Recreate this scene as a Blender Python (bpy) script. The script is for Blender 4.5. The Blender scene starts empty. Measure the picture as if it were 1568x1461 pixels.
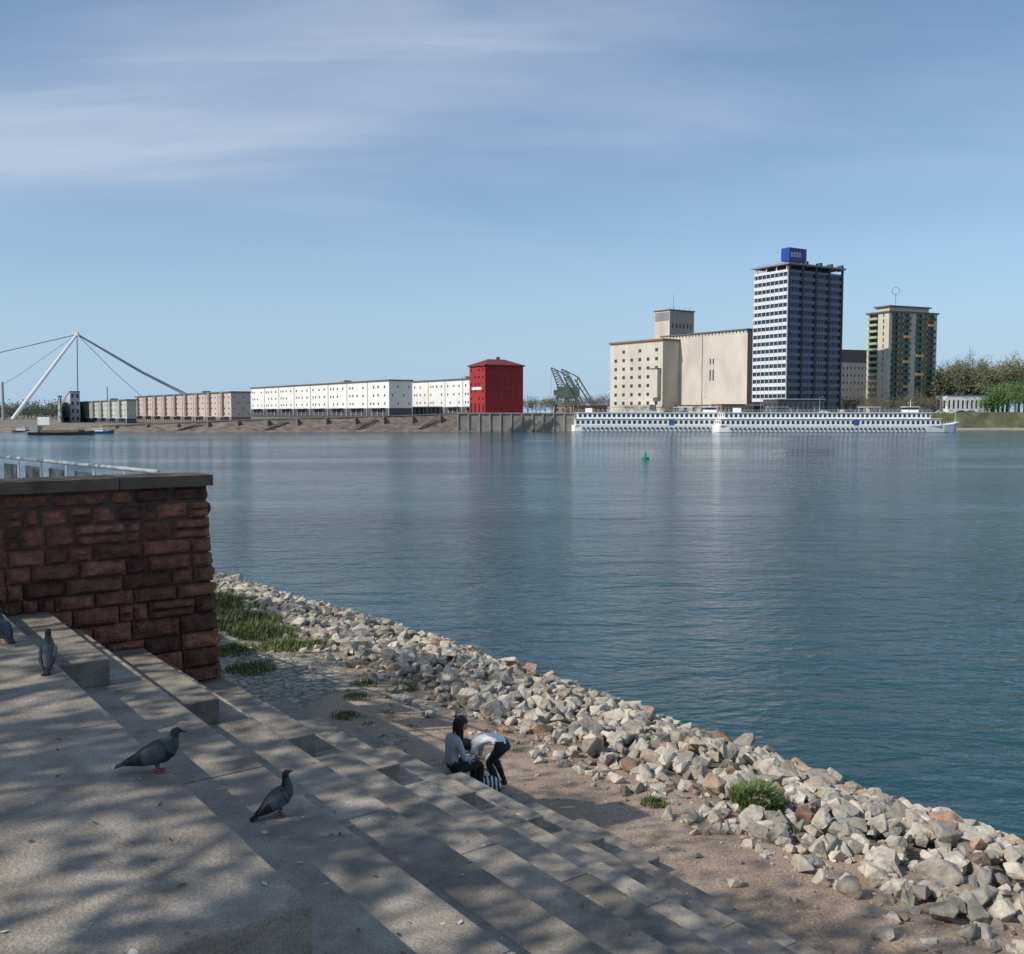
import bpy, math, random
from mathutils import Vector, Matrix, noise, Quaternion
R=random.Random(7)
scene=bpy.context.scene
H=7.5; PIT=math.radians(3.757); CP,SP=math.cos(PIT),math.sin(PIT)
# survey helpers: convert bearings measured from the viewpoint into world positions
def ray(u,v):
    x=(u-784)/1500; y=(730.5-v)/1500
    return Vector((x,CP+y*SP,y*CP-SP))
def at_y(u,v,Y):
    r=ray(u,v); return Vector((r.x*Y/r.y,Y,H+r.z*Y/r.y))
def at_z(u,v,z):
    r=ray(u,v); k=(z-H)/r.z; return Vector((r.x*k,r.y*k,z))
D=Vector((-.593,.805,0)).normalized(); N=Vector((.805,.593,0)).normalized(); UP=Vector((0,0,1))
def ST(s,t,z): return D*s+N*t+UP*z
def to_st(p): return p.dot(D),p.dot(N)
# ---------------------------------------------------------------- materials
def M(name,col,rough=.75,var=.15,scale=2.0,bump=0,bscale=20,metal=0,col2=None,detail=6,stretch=(1,1,1),spec=.5):
    m=bpy.data.materials.new(name); m.use_nodes=True; nt=m.node_tree; b=nt.nodes['Principled BSDF']
    b.inputs['Roughness'].default_value=rough; b.inputs['Metallic'].default_value=metal
    b.inputs['Specular IOR Level'].default_value=spec
    tc=nt.nodes.new('ShaderNodeTexCoord'); mp=nt.nodes.new('ShaderNodeMapping'); mp.inputs['Scale'].default_value=stretch
    nt.links.new(tc.outputs['Object'],mp.inputs['Vector'])
    n=nt.nodes.new('ShaderNodeTexNoise'); n.inputs['Scale'].default_value=scale; n.inputs['Detail'].default_value=detail
    nt.links.new(mp.outputs[0],n.inputs['Vector'])
    r=nt.nodes.new('ShaderNodeValToRGB'); r.color_ramp.elements[0].position=.3; r.color_ramp.elements[1].position=.7
    c2=col2 or tuple(min(1,c*(1+var)) for c in col); c1=tuple(c*(1-var) for c in col)
    r.color_ramp.elements[0].color=(*c1,1); r.color_ramp.elements[1].color=(*c2,1)
    nt.links.new(n.outputs['Fac'],r.inputs['Fac']); nt.links.new(r.outputs[0],b.inputs['Base Color'])
    if bump:
        n2=nt.nodes.new('ShaderNodeTexNoise'); n2.inputs['Scale'].default_value=bscale; n2.inputs['Detail'].default_value=8
        nt.links.new(tc.outputs['Object'],n2.inputs['Vector'])
        bp=nt.nodes.new('ShaderNodeBump'); bp.inputs['Strength'].default_value=bump; bp.inputs['Distance'].default_value=.05
        nt.links.new(n2.outputs['Fac'],bp.inputs['Height']); nt.links.new(bp.outputs[0],b.inputs['Normal'])
    return m
def attr_tint(m,attr='rv',lo=.6,hi=1.35,hue=None):
    nt=m.node_tree; b=nt.nodes['Principled BSDF']; src=b.inputs['Base Color'].links[0].from_socket
    a=nt.nodes.new('ShaderNodeAttribute'); a.attribute_name=attr
    mr=nt.nodes.new('ShaderNodeMapRange'); mr.inputs['To Min'].default_value=lo; mr.inputs['To Max'].default_value=hi
    nt.links.new(a.outputs['Fac'],mr.inputs['Value'])
    mx=nt.nodes.new('ShaderNodeMix'); mx.data_type='RGBA'; mx.blend_type='MULTIPLY'; mx.inputs[0].default_value=1
    nt.links.new(src,mx.inputs[6]); nt.links.new(mr.outputs[0],mx.inputs[7])
    out=mx.outputs[2]
    if hue:
        rp=nt.nodes.new('ShaderNodeValToRGB'); rp.color_ramp.interpolation='LINEAR'
        rp.color_ramp.elements[0].position=hue[0]; rp.color_ramp.elements[0].color=(1,1,1,1)
        rp.color_ramp.elements[1].position=hue[1]; rp.color_ramp.elements[1].color=(*hue[2],1)
        a2=nt.nodes.new('ShaderNodeAttribute'); a2.attribute_name='rh'
        nt.links.new(a2.outputs['Fac'],rp.inputs['Fac'])
        m2=nt.nodes.new('ShaderNodeMix'); m2.data_type='RGBA'; m2.blend_type='MULTIPLY'; m2.inputs[0].default_value=1
        nt.links.new(out,m2.inputs[6]); nt.links.new(rp.outputs[0],m2.inputs[7]); out=m2.outputs[2]
    nt.links.new(out,b.inputs['Base Color'])
class MB:
    def __init__(s): s.v=[];s.f=[];s.m=[];s.a=[];s.h=[];s.ca=.5;s.ch=0
    def vs(s,pts):
        b=len(s.v); s.v.extend([tuple(p) for p in pts]); return b
    def face(s,idx,m=0): s.f.append(tuple(idx)); s.m.append(m); s.a.append(s.ca); s.h.append(s.ch)
    def poly(s,pts,m=0):
        b=s.vs(pts); s.face(range(b,b+len(pts)),m)
    def box(s,o,a,b,c,m=0):
        o=Vector(o);a=Vector(a);b=Vector(b);c=Vector(c)
        if a.cross(b).dot(c)<0: a,b=b,a
        i=s.vs([o,o+a,o+a+b,o+b,o+c,o+a+c,o+a+b+c,o+b+c])
        for q in ((3,2,1,0),(4,5,6,7),(0,1,5,4),(1,2,6,5),(2,3,7,6),(3,0,4,7)): s.face([i+k for k in q],m)
    def cbox(s,c,sx,sy,sz,m=0,ex=Vector((1,0,0)),ez=UP):
        ex=Vector(ex).normalized(); ey=Vector(ez).cross(ex).normalized(); ez=ex.cross(ey)
        s.box(Vector(c)-ex*sx/2-ey*sy/2-ez*sz/2,ex*sx,ey*sy,ez*sz,m)
    def cyl(s,p0,p1,r0,r1=None,n=8,m=0,cap=True):
        p0=Vector(p0);p1=Vector(p1); r1=r0 if r1 is None else r1
        d=(p1-p0)
        if d.length<1e-6: return
        d.normalize(); a=d.orthogonal().normalized(); b=d.cross(a)
        i=s.vs([p0+(a*math.cos(k*2*math.pi/n)+b*math.sin(k*2*math.pi/n))*r0 for k in range(n)]+[p1+(a*math.cos(k*2*math.pi/n)+b*math.sin(k*2*math.pi/n))*r1 for k in range(n)])
        for k in range(n): s.face([i+k,i+(k+1)%n,i+n+(k+1)%n,i+n+k],m)
        if cap: s.face([i+n-1-k for k in range(n)],m); s.face([i+n+k for k in range(n)],m)
    def loft(s,rings,m=0,cap=True):
        n=len(rings[0]); b=[s.vs(r) for r in rings]
        for j in range(len(rings)-1):
            for k in range(n): s.face([b[j]+k,b[j]+(k+1)%n,b[j+1]+(k+1)%n,b[j+1]+k],m)
        if cap: s.face([b[0]+n-1-k for k in range(n)],m); s.face([b[-1]+k for k in range(n)],m)
    def ell(s,c,rx,ry,rz,m=0,ex=Vector((1,0,0)),ez=UP,nu=12,nv=8,fn=None):
        ex=Vector(ex).normalized(); ey=Vector(ez).cross(ex).normalized(); ez=ex.cross(ey); c=Vector(c)
        rings=[]
        for j in range(nv+1):
            th=math.pi*(j/nv)*.998+.001
            ring=[]
            for k in range(nu):
                ph=2*math.pi*k/nu
                l=Vector((math.sin(th)*math.cos(ph),math.sin(th)*math.sin(ph),-math.cos(th)))
                if fn: l=fn(l)
                ring.append(c+ex*l.x*rx+ey*l.y*ry+ez*l.z*rz)
            rings.append(ring)
        s.loft(rings,m)
    def build(s,name,mats,smooth=False,parent=None,attr=False,bevel=0):
        me=bpy.data.meshes.new(name); me.from_pydata(s.v,[],s.f)
        for m in mats: me.materials.append(m)
        me.polygons.foreach_set('material_index',s.m)
        if smooth: me.polygons.foreach_set('use_smooth',[True]*len(s.f))
        if attr:
            me.attributes.new('rv','FLOAT','FACE').data.foreach_set('value',s.a)
            me.attributes.new('rh','FLOAT','FACE').data.foreach_set('value',s.h)
        me.update()
        o=bpy.data.objects.new(name,me); scene.collection.objects.link(o)
        if parent: o.parent=parent
        if bevel:
            bv=o.modifiers.new('b','BEVEL'); bv.width=bevel; bv.segments=2; bv.limit_method='ANGLE'
        return o
# facade with real recessed openings
def facade(mb,O,ex,W,Hh,xo,zo,mw,mg,dep=.25,skip=None,ms=None):
    out=ex.cross(UP); xs=[0]; zs=[0]
    for a,b in xo: xs+=[a,b]
    for a,b in zo: zs+=[a,b]
    xs.append(W); zs.append(Hh)
    P=lambda x,z,d=0:O+ex*x+UP*z-out*d
    for i in range(len(xs)-1):
        for j in range(len(zs)-1):
            x0,x1,z0,z1=xs[i],xs[i+1],zs[j],zs[j+1]
            if x1-x0<1e-4 or z1-z0<1e-4: continue
            if i%2==1 and j%2==1 and not(skip and skip(i//2,j//2)):
                mb.poly([P(x0,z0,dep),P(x1,z0,dep),P(x1,z1,dep),P(x0,z1,dep)],mg)
                r=ms if ms is not None else mw
                mb.poly([P(x0,z0),P(x1,z0),P(x1,z0,dep),P(x0,z0,dep)],r)
                mb.poly([P(x0,z1,dep),P(x1,z1,dep),P(x1,z1),P(x0,z1)],mw)
                mb.poly([P(x0,z0),P(x0,z0,dep),P(x0,z1,dep),P(x0,z1)],mw)
                mb.poly([P(x1,z0,dep),P(x1,z0),P(x1,z1),P(x1,z1,dep)],mw)
            else: mb.poly([P(x0,z0),P(x1,z0),P(x1,z1),P(x0,z1)],mw)
def cols(n,W,frac=.45,m=None):
    st=W/n if m is None else (W-2*m)/n; o=0 if m is None else m
    return [(o+st*i+st*(1-frac)/2,o+st*i+st*(1+frac)/2) for i in range(n)]
def rows(n,z0,h,a=.3,b=.7): return [(z0+h*i+h*a,z0+h*i+h*b) for i in range(n)]
def solve(C,e,u):
    k=(u-784)/1500/1.002; return (k*C.y-C.x)/(e.x-k*e.y)
class Blk:
    def __init__(s,uc,Yc,ang,ul,ur,vtop,z0,wL=None,wR=None):
        s.C=at_y(uc,632,Yc); s.C.z=z0; a=math.radians(ang)
        s.eR=Vector((math.cos(a),math.sin(a),0)); s.eL=Vector((-math.sin(a),math.cos(a),0))
        s.wR=wR or abs(solve(s.C,s.eR,ur)); s.wL=wL or abs(solve(s.C,s.eL,ul))
        s.h=at_y(uc,vtop,Yc).z-z0
    def shell(s,mb,mw,mg,fl=None,fr=None,roof=None,mr=0,over=.0,rth=.4,dep=.25):
        C=s.C
        facade(mb,C+s.eL*s.wL,-s.eL,s.wL,s.h,*(fl or ([],[])),mw,mg,dep)
        facade(mb,C,s.eR,s.wR,s.h,*(fr or ([],[])),mw,mg,dep)
        facade(mb,C+s.eR*s.wR,s.eL,s.wL,s.h,[],[],mw,mg)
        facade(mb,C+s.eR*s.wR+s.eL*s.wL,-s.eR,s.wR,s.h,[],[],mw,mg)
        mb.box(C-s.eR*over-s.eL*over+UP*(s.h),s.eR*(s.wR+2*over),s.eL*(s.wL+2*over),UP*rth,mr)
# ---------------------------------------------------------------- world & light
tosun=Vector((-.88,-.47,0)).normalized()*math.cos(math.radians(40))+UP*math.sin(math.radians(40))
w=bpy.data.worlds.new('World'); scene.world=w; w.use_nodes=True; nt=w.node_tree; nt.nodes.clear()
out=nt.nodes.new('ShaderNodeOutputWorld'); bg=nt.nodes.new('ShaderNodeBackground'); bg.inputs['Strength'].default_value=.118
sky=nt.nodes.new('ShaderNodeTexSky'); sky.sky_type='NISHITA'; sky.sun_disc=False; sky.sun_elevation=math.radians(40)
sky.sun_rotation=math.atan2(tosun.x,tosun.y)%(2*math.pi); sky.air_density=1.0; sky.dust_density=.6; sky.ozone_density=1.6
tc=nt.nodes.new('ShaderNodeTexCoord'); sp=nt.nodes.new('ShaderNodeSeparateXYZ'); nt.links.new(tc.outputs['Generated'],sp.inputs[0])
def mth(op,a,b=None):
    n=nt.nodes.new('ShaderNodeMath'); n.operation=op
    for i,x in enumerate((a,b)):
        if x is None: continue
        if isinstance(x,(int,float)): n.inputs[i].default_value=x
        else: nt.links.new(x,n.inputs[i])
    return n.outputs[0]
zz=mth('ADD',mth('MAXIMUM',sp.outputs[2],0.0),.16)
cb=nt.nodes.new('ShaderNodeCombineXYZ'); nt.links.new(mth('DIVIDE',sp.outputs[0],zz),cb.inputs[0]); nt.links.new(mth('DIVIDE',sp.outputs[1],zz),cb.inputs[1])
def cloudlayer(scl,rot,loc,nscale,rough,p0,p1):
    mp=nt.nodes.new('ShaderNodeMapping'); mp.inputs['Scale'].default_value=scl; mp.inputs['Rotation'].default_value=(0,0,math.radians(rot)); mp.inputs['Location'].default_value=loc
    nt.links.new(cb.outputs[0],mp.inputs[0])
    n1=nt.nodes.new('ShaderNodeTexNoise'); n1.inputs['Scale'].default_value=nscale; n1.inputs['Detail'].default_value=8; n1.inputs['Roughness'].default_value=rough; n1.inputs['Distortion'].default_value=.35
    nt.links.new(mp.outputs[0],n1.inputs['Vector'])
    m=nt.nodes.new('ShaderNodeMapRange'); m.interpolation_type='SMOOTHSTEP'; m.inputs['From Min'].default_value=p0; m.inputs['From Max'].default_value=p1
    nt.links.new(n1.outputs['Fac'],m.inputs['Value']); return m.outputs[0]
L1=cloudlayer((.55,1.25,1),-16,(3.3,1.9,0),.95,.46,.36,.74)
L2=cloudlayer((.6,2.2,1),-20,(1.1,4.2,0),1.4,.60,.42,.74)
mask=nt.nodes.new('ShaderNodeMapRange'); mask.interpolation_type='SMOOTHSTEP'; mask.inputs['From Min'].default_value=.11; mask.inputs['From Max'].default_value=.24
nt.links.new(sp.outputs[2],mask.inputs['Value'])
fac=mth('MULTIPLY',mth('MINIMUM',mth('ADD',mth('ADD',mth('MULTIPLY',L1,.50),.05),mth('MULTIPLY',mth('MULTIPLY',L2,mth('ADD',L1,.2)),.35)),.8),mask.outputs[0])
tint=nt.nodes.new('ShaderNodeMix'); tint.data_type='RGBA'; tint.blend_type='MULTIPLY'; tint.inputs[0].default_value=1; tint.inputs[7].default_value=(.88,.98,1.06,1)
nt.links.new(sky.outputs[0],tint.inputs[6])
hz=nt.nodes.new('ShaderNodeMapRange'); hz.interpolation_type='SMOOTHSTEP'; hz.inputs['From Min'].default_value=-.02; hz.inputs['From Max'].default_value=.26; hz.inputs['To Min'].default_value=.9; hz.inputs['To Max'].default_value=0
nt.links.new(sp.outputs[2],hz.inputs['Value'])
hm=nt.nodes.new('ShaderNodeMix'); hm.data_type='RGBA'; hm.inputs[7].default_value=(3.4,4.9,6.6,1)
nt.links.new(hz.outputs[0],hm.inputs[0]); nt.links.new(tint.outputs[2],hm.inputs[6])
mx=nt.nodes.new('ShaderNodeMix'); mx.data_type='RGBA'; mx.inputs[7].default_value=(4.5,5.3,6.5,1)
nt.links.new(fac,mx.inputs[0]); nt.links.new(hm.outputs[2],mx.inputs[6]); nt.links.new(mx.outputs[2],bg.inputs[0]); nt.links.new(bg.outputs[0],out.inputs[0])
sd=bpy.data.lights.new('sun','SUN'); sd.energy=4.4; sd.angle=math.radians(.53); sd.color=(1,.94,.85)
so=bpy.data.objects.new('sun',sd); so.rotation_euler=tosun.to_track_quat('Z','Y').to_euler(); scene.collection.objects.link(so)
cam=bpy.data.cameras.new('camera'); cam.sensor_width=36; cam.lens=36*1500/1568; cam.clip_end=12000; cam.clip_start=.1
co=bpy.data.objects.new('camera',cam); co.location=(0,0,H); co.rotation_euler=(math.radians(90)-PIT,0,0); scene.collection.objects.link(co); scene.camera=co
scene.view_settings.view_transform='Standard'; scene.view_settings.look='None'; scene.view_settings.exposure=0
# ---------------------------------------------------------------- water
wm=bpy.data.materials.new('river_water'); wm.use_nodes=True; nt=wm.node_tree; b=nt.nodes['Principled BSDF']
b.inputs['Base Color'].default_value=(.015,.057,.070,1); b.inputs['Roughness'].default_value=.09; b.inputs['IOR'].default_value=1.33
tc=nt.nodes.new('ShaderNodeTexCoord')
def wn(scale,st,rot,det=4):
    mp=nt.nodes.new('ShaderNodeMapping'); mp.inputs['Scale'].default_value=st; mp.inputs['Rotation'].default_value=(0,0,rot); nt.links.new(tc.outputs['Object'],mp.inputs[0])
    n=nt.nodes.new('ShaderNodeTexNoise'); n.inputs['Scale'].default_value=scale; n.inputs['Detail'].default_value=det; n.inputs['Distortion'].default_value=.4
    nt.links.new(mp.outputs[0],n.inputs['Vector']); return n.outputs['Fac']
a1=wn(2.6,(.6,1,1),.2,5); a2=wn(.65,(.45,1,1),-.15,4); a3=wn(.03,(.22,1,1),.1,4); a4=wn(.13,(.5,1,1),.3,2)
def mt(op,x,y):
    n=nt.nodes.new('ShaderNodeMath'); n.operation=op
    for i,q in enumerate((x,y)):
        if isinstance(q,(int,float)): n.inputs[i].default_value=q
        else: nt.links.new(q,n.inputs[i])
    return n.outputs[0]
gate=nt.nodes.new('ShaderNodeMapRange'); gate.inputs['From Min'].default_value=.38; gate.inputs['From Max'].default_value=.62; gate.inputs['To Min'].default_value=.45; gate.inputs['To Max'].default_value=1.5
nt.links.new(a3,gate.inputs['Value'])
hgt=mt('ADD',mt('MULTIPLY',mt('ADD',mt('MULTIPLY',a1,.11),mt('MULTIPLY',a2,.28)),gate.outputs[0]),mt('MULTIPLY',a4,.35))
bp=nt.nodes.new('ShaderNodeBump'); bp.inputs['Strength'].default_value=1; bp.inputs['Distance'].default_value=1; nt.links.new(hgt,bp.inputs['Height']); nt.links.new(bp.outputs[0],b.inputs['Normal'])
mb=MB(); mb.poly([(-4000,-300,0),(4000,-300,0),(4000,7000,0),(-4000,7000,0)]); mb.build('river_water',[wm])
mb=MB(); mb.poly([(-4000,-300,-3),(4000,-300,-3),(4000,9000,-3),(-4000,9000,-3)]); mb.build('riverbed_ground',[M('riverbed',(.12,.11,.08))])
# ---------------------------------------------------------------- near bank ground
def zg(s,t):
    t2=t+min(4,max(0,s-28)*.085)
    P=[(-99,1.38),(9.4,1.38),(10.8,1.28),(12.2,1.1),(14.5,.62),(16.7,0.0),(19,-.9),(26,-2.9),(999,-3.1)]
    for (a,za),(b_,zb) in zip(P,P[1:]):
        if t2<=b_:
            z=za+(zb-za)*(t2-a)/(b_-a); break
    n=noise.noise(Vector((s*.5,t*.5,0)))*.06+noise.noise(Vector((s*2,t*2,3)))*.025
    return z+n*(1 if t>9.6 or s>13 else .3)
gm=bpy.data.materials.new('sand_and_cobbles'); gm.use_nodes=True; nt=gm.node_tree; b=nt.nodes['Principled BSDF']; b.inputs['Roughness'].default_value=.95; b.inputs['Specular IOR Level'].default_value=.2
tc=nt.nodes.new('ShaderNodeTexCoord')
def nz(scale,det=6):
    n=nt.nodes.new('ShaderNodeTexNoise'); n.inputs['Scale'].default_value=scale; n.inputs['Detail'].default_value=det; nt.links.new(tc.outputs['Object'],n.inputs['Vector']); return n.outputs['Fac']
def ramp(src,p0,c0,p1,c1):
    r=nt.nodes.new('ShaderNodeValToRGB'); r.color_ramp.elements[0].position=p0; r.color_ramp.elements[0].color=(*c0,1); r.color_ramp.elements[1].position=p1; r.color_ramp.elements[1].color=(*c1,1); nt.links.new(src,r.inputs[0]); return r.outputs[0]
def mixc(f,a,b2,mode='MIX'):
    n=nt.nodes.new('ShaderNodeMix'); n.data_type='RGBA'; n.blend_type=mode
    if isinstance(f,(int,float)): n.inputs[0].default_value=f
    else: nt.links.new(f,n.inputs[0])
    nt.links.new(a,n.inputs[6]); nt.links.new(b2,n.inputs[7]); return n.outputs[2]
sand=mixc(1,ramp(nz(.7),.3,(.30,.225,.165),.7,(.42,.33,.25)),ramp(nz(28,3),.35,(.72,.7,.68),.62,(1.1,1.1,1.1)),'MULTIPLY')
mpc=nt.nodes.new('ShaderNodeMapping'); mpc.inputs['Rotation'].default_value=(0,0,.63); nt.links.new(tc.outputs['Object'],mpc.inputs[0])
vo=nt.nodes.new('ShaderNodeTexVoronoi'); vo.feature='DISTANCE_TO_EDGE'; vo.inputs['Scale'].default_value=4.2; vo.inputs['Randomness'].default_value=.55; nt.links.new(mpc.outputs[0],vo.inputs['Vector'])
vc=nt.nodes.new('ShaderNodeTexVoronoi'); vc.inputs['Scale'].default_value=4.2; vc.inputs['Randomness'].default_value=.55; nt.links.new(mpc.outputs[0],vc.inputs['Vector'])
sv=nt.nodes.new('ShaderNodeSeparateColor'); nt.links.new(vc.outputs['Color'],sv.inputs[0])
stone=mixc(1,ramp(sv.outputs[0],0,(.27,.25,.20),1,(.42,.38,.32)),ramp(vo.outputs['Distance'],.02,(.45,.48,.35),.09,(1,1,1)),'MULTIPLY')
at=nt.nodes.new('ShaderNodeAttribute'); at.attribute_name='cob'
atd=nt.nodes.new('ShaderNodeAttribute'); atd.attribute_name='dirt'
bas=mixc(at.outputs['Fac'],sand,stone)
dirt=ramp(nz(9),.35,(.10,.09,.065),.7,(.30,.25,.19))
nt.links.new(mixc(atd.outputs['Fac'],bas,dirt),b.inputs['Base Color'])
bp=nt.nodes.new('ShaderNodeBump'); bp.inputs['Strength'].default_value=.8; bp.inputs['Distance'].default_value=.03
nt.links.new(mixc(at.outputs['Fac'],nz(22),ramp(vo.outputs['Distance'],0,(0,0,0),.12,(1,1,1))),bp.inputs['Height']); nt.links.new(bp.outputs[0],b.inputs['Normal'])
ss=[-300,-120,-50,-20,-10]+[-6+i*.3 for i in range(1,200)]+[56,60,66,75,90,120,180,300,700,1500]
tt=[-2,4,6]+[7+i*.25 for i in range(61)]+[24,27,60]
v=[];f=[];cob=[];drt=[]
for s in ss:
    for t in tt:
        v.append(tuple(ST(s,t,zg(s,t))))
        e=noise.noise(Vector((s*.35,t*.35,7)))*1.6+noise.noise(Vector((s*1.3,t*1.3,2)))*.8
        c=max(0,min(1,(s-17+e*2)/1.5))*max(0,min(1,(11.0-t+e*.8)/.6)); cob.append(c)
        drt.append(max(0,min(1,(t+min(4,max(0,s-28)*.085)-12.0+e*.5)/1.0)))
n=len(tt)
for i in range(len(ss)-1):
    for j in range(n-1): f.append((i*n+j,i*n+j+1,(i+1)*n+j+1,(i+1)*n+j))
me=bpy.data.meshes.new('riverbank_ground'); me.from_pydata(v,[],f); me.materials.append(gm)
me.attributes.new('cob','FLOAT','POINT').data.foreach_set('value',cob); me.attributes.new('dirt','FLOAT','POINT').data.foreach_set('value',drt)
me.polygons.foreach_set('use_smooth',[True]*len(f)); me.flip_normals()
o=bpy.data.objects.new('riverbank_ground',me); scene.collection.objects.link(o)
# ---------------------------------------------------------------- riprap rocks
rm=M('riprap_stone',(.43,.39,.32),.92,.26,7,bump=.8,bscale=14); attr_tint(rm,'rv',.5,1.22,(.86,1.0,(.85,.58,.46)))
import bmesh
temps=[]
for k in range(34):
    bm=bmesh.new()
    for q in range(R.choice([10,12,14,17])):
        p=Vector((R.gauss(0,1),R.gauss(0,1),R.gauss(0,1))).normalized()*R.uniform(.86,1.06)
        p=Vector([math.copysign(abs(c_)**.8,c_) for c_ in p])
        bm.verts.new((p.x*R.uniform(.95,1.1),p.y*R.uniform(.72,.85),p.z*.62))
    r=bmesh.ops.convex_hull(bm,input=bm.verts)
    for x in [x for x in bm.verts if not x.link_faces]: bm.verts.remove(x)
    bmesh.ops.bevel(bm,geom=list(bm.edges),offset=.04,segments=1,affect='EDGES',clamp_overlap=True)
    for x in bm.verts:
        if x.co.length>1.35: x.co*=1.35/x.co.length
    bm.verts.ensure_lookup_table(); bm.verts.index_update()
    temps.append(([x.co.copy() for x in bm.verts],[[q.index for q in fc.verts] for fc in bm.faces])); bm.free()
mb=MB()
def rock(p,size):
    vs,fs=R.choice(temps); rot=Matrix.Rotation(R.uniform(0,6.28),3,'Z')@Matrix.Rotation(R.gauss(0,.5),3,'X')@Matrix.Rotation(R.gauss(0,.4),3,'Y')
    mb.ca=R.random(); mb.ch=R.random()
    b=mb.vs([p+rot@(q*size) for q in vs])
    for q in fs: mb.face([b+i for i in q])
for i in range(6600):
    s=-5+R.random()**1.1*66; off=min(4,max(0,s-28)*.085)
    t=R.uniform(11.7,17.0)
    e=noise.noise(Vector((s*.5,0,11)))*.9
    t=t+e*(1 if t<13 else 0)*.8-off
    size=R.choice([.08,.11,.14,.17,.19,.21,.23,.26])*R.uniform(.8,1.15)
    if R.random()<.06: size*=1.3
    hump=.16*max(0,1-abs(t+off-14.2)/2.2)
    rock(ST(s,t,zg(s,t)+hump+size*R.uniform(.15,.6)),size)
for i in range(1900):
    s=-4+R.random()*50; off=min(4,max(0,s-28)*.085); t=12.1-abs(R.gauss(0,.8))-off
    size=R.choice([.03,.04,.05,.07,.09,.13,.16]); rock(ST(s,t,zg(s,t)+size*.25),size)
for i in range(1800):
    s=-4+R.random()*34; t=R.uniform(9.5,12.2); size=R.uniform(.008,.026); rock(ST(s,t,zg(s,t)+size*.2),size)
for (u,vv,sz) in ((945,1192,.17),(895,1175,.14),(600,1062,.17),(625,1080,.15),(740,1060,.2),(1230,1330,.2),(1300,1365,.22),(1440,1400,.24),(1350,1440,.16),(1060,1250,.16)):
    p=at_z(u,vv,1.3); s,t=to_st(p); mb.ca=.4; mb.ch=.9; rock(ST(s,t,zg(s,t)+sz*.4),sz)
mb.build('riprap_rocks',[rm],attr=True)
# ---------------------------------------------------------------- concrete steps
cm=bpy.data.materials.new('weathered_concrete'); cm.use_nodes=True; nt=cm.node_tree; b=nt.nodes['Principled BSDF']; b.inputs['Roughness'].default_value=.88; b.inputs['Specular IOR Level'].default_value=.3
tc=nt.nodes.new('ShaderNodeTexCoord')
c=ramp(nz(.9),.3,(.225,.195,.16),.7,(.365,.322,.268))
c=mixc(1,c,ramp(nz(6,8),.3,(.70,.70,.70),.65,(1.12,1.12,1.12)),'MULTIPLY')
c=mixc(1,c,ramp(nz(90,3),.35,(.75,.75,.75),.6,(1.1,1.1,1.1)),'MULTIPLY')
c=mixc(ramp(nz(2.3,9),.60,(0,0,0),.72,(.65,.65,.65)),c,ramp(nz(3),.3,(.12,.11,.09),.7,(.16,.145,.12)))
c=mixc(ramp(nz(.55,10),.55,(0,0,0),.68,(.4,.4,.4)),c,ramp(nz(3),.3,(.17,.155,.12),.7,(.20,.18,.15)))
c=mixc(ramp(nz(11,2),.735,(0,0,0),.755,(.8,.8,.8)),c,ramp(nz(3),.3,(.6,.58,.52),.7,(.6,.58,.52)))
nt.links.new(c,b.inputs['Base Color'])
bp=nt.nodes.new('ShaderNodeBump'); bp.inputs['Strength'].default_value=.5; bp.inputs['Distance'].default_value=.02; nt.links.new(nz(45,8),bp.inputs['Height']); nt.links.new(bp.outputs[0],b.inputs['Normal'])
attr_tint(cm,'rv',.82,1.18)
mb=MB()
S1,S0,SE=3.38,9.0,12.0
def slab(s0,s1,t0,t1,ztop,zb=.3):
    L=s1-s0; n=max(1,round(L/2.8))
    for i in range(n):
        a=s0+L*i/n+.005; c_=s0+L*(i+1)/n-.005
        mb.ca=R.random(); dz=R.uniform(-.004,.004)
        mb.box(ST(a,t0,zb),D*(c_-a),N*(t1-t0-.004),UP*(ztop+dz-zb))
NE=[1.55+.98*j for j in range(8)]; NZ=[H-1.88-.53*j for j in range(8)]
slab(S1,SE-.3,-.9,NE[0],NZ[0])
slab(-8,S1,-.9,NE[0],NZ[0]-.5)
for j in range(1,8):
    slab(-8,SE,NE[j-1],NE[j],NZ[j])
for k in range(8):
    t1=2.21+.98*k; z=H-2.17-.53*k
    end={5:10.8,6:10.4,7:10.6}.get(k,SE-.02)
    t0=NE[k]+.002
    slab(S0,end,t0,t1,z,NZ[k]-.53+.0 if k<7 else 1.2)
    if k>=1: slab(-8,S1,t0,t1,z,NZ[k]-.53)
mb.build('concrete_steps',[cm],attr=True,bevel=.012)
mb=MB()
for i in range(900):
    s=R.uniform(-2,11.5); t=R.uniform(-.8,9.3)
    if t<NE[0]:
        if s<S1: continue
        z=NZ[0]
    else:
        j=min(7,int((t-NE[0])/.98)+1); z=NZ[j]
        if j<=7 and (s>S0-.1 or s<S1+.1) and (t-NE[j-1])<.70: z=H-2.17-.53*(j-1)
        if s>10.3 and j>4: continue
        if t>NE[7]: continue
    p=ST(s,t,z+.008); a=R.uniform(0,6.28); l=Vector((math.cos(a),math.sin(a),R.uniform(-.1,.25))); q=l.cross(UP).normalized(); k=R.uniform(.008,.022)
    mb.poly([p-l*k,p+q*k*.5,p+l*k,p-q*k*.5],R.choice([0,0,0,1]))
mb.build('leaf_litter',[M('dry_leaf',(.11,.075,.045),.8,.3,10),M('pale_crumb',(.5,.47,.4),.8)])
pm=M('promenade_paving',(.30,.27,.24),.9,.2,1.2,bump=.3,bscale=30)
mb=MB()
mb.box(ST(-300,-200,1),D*(303.38),N*(199.1),UP*(H-1.88-1-.01),0)
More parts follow.
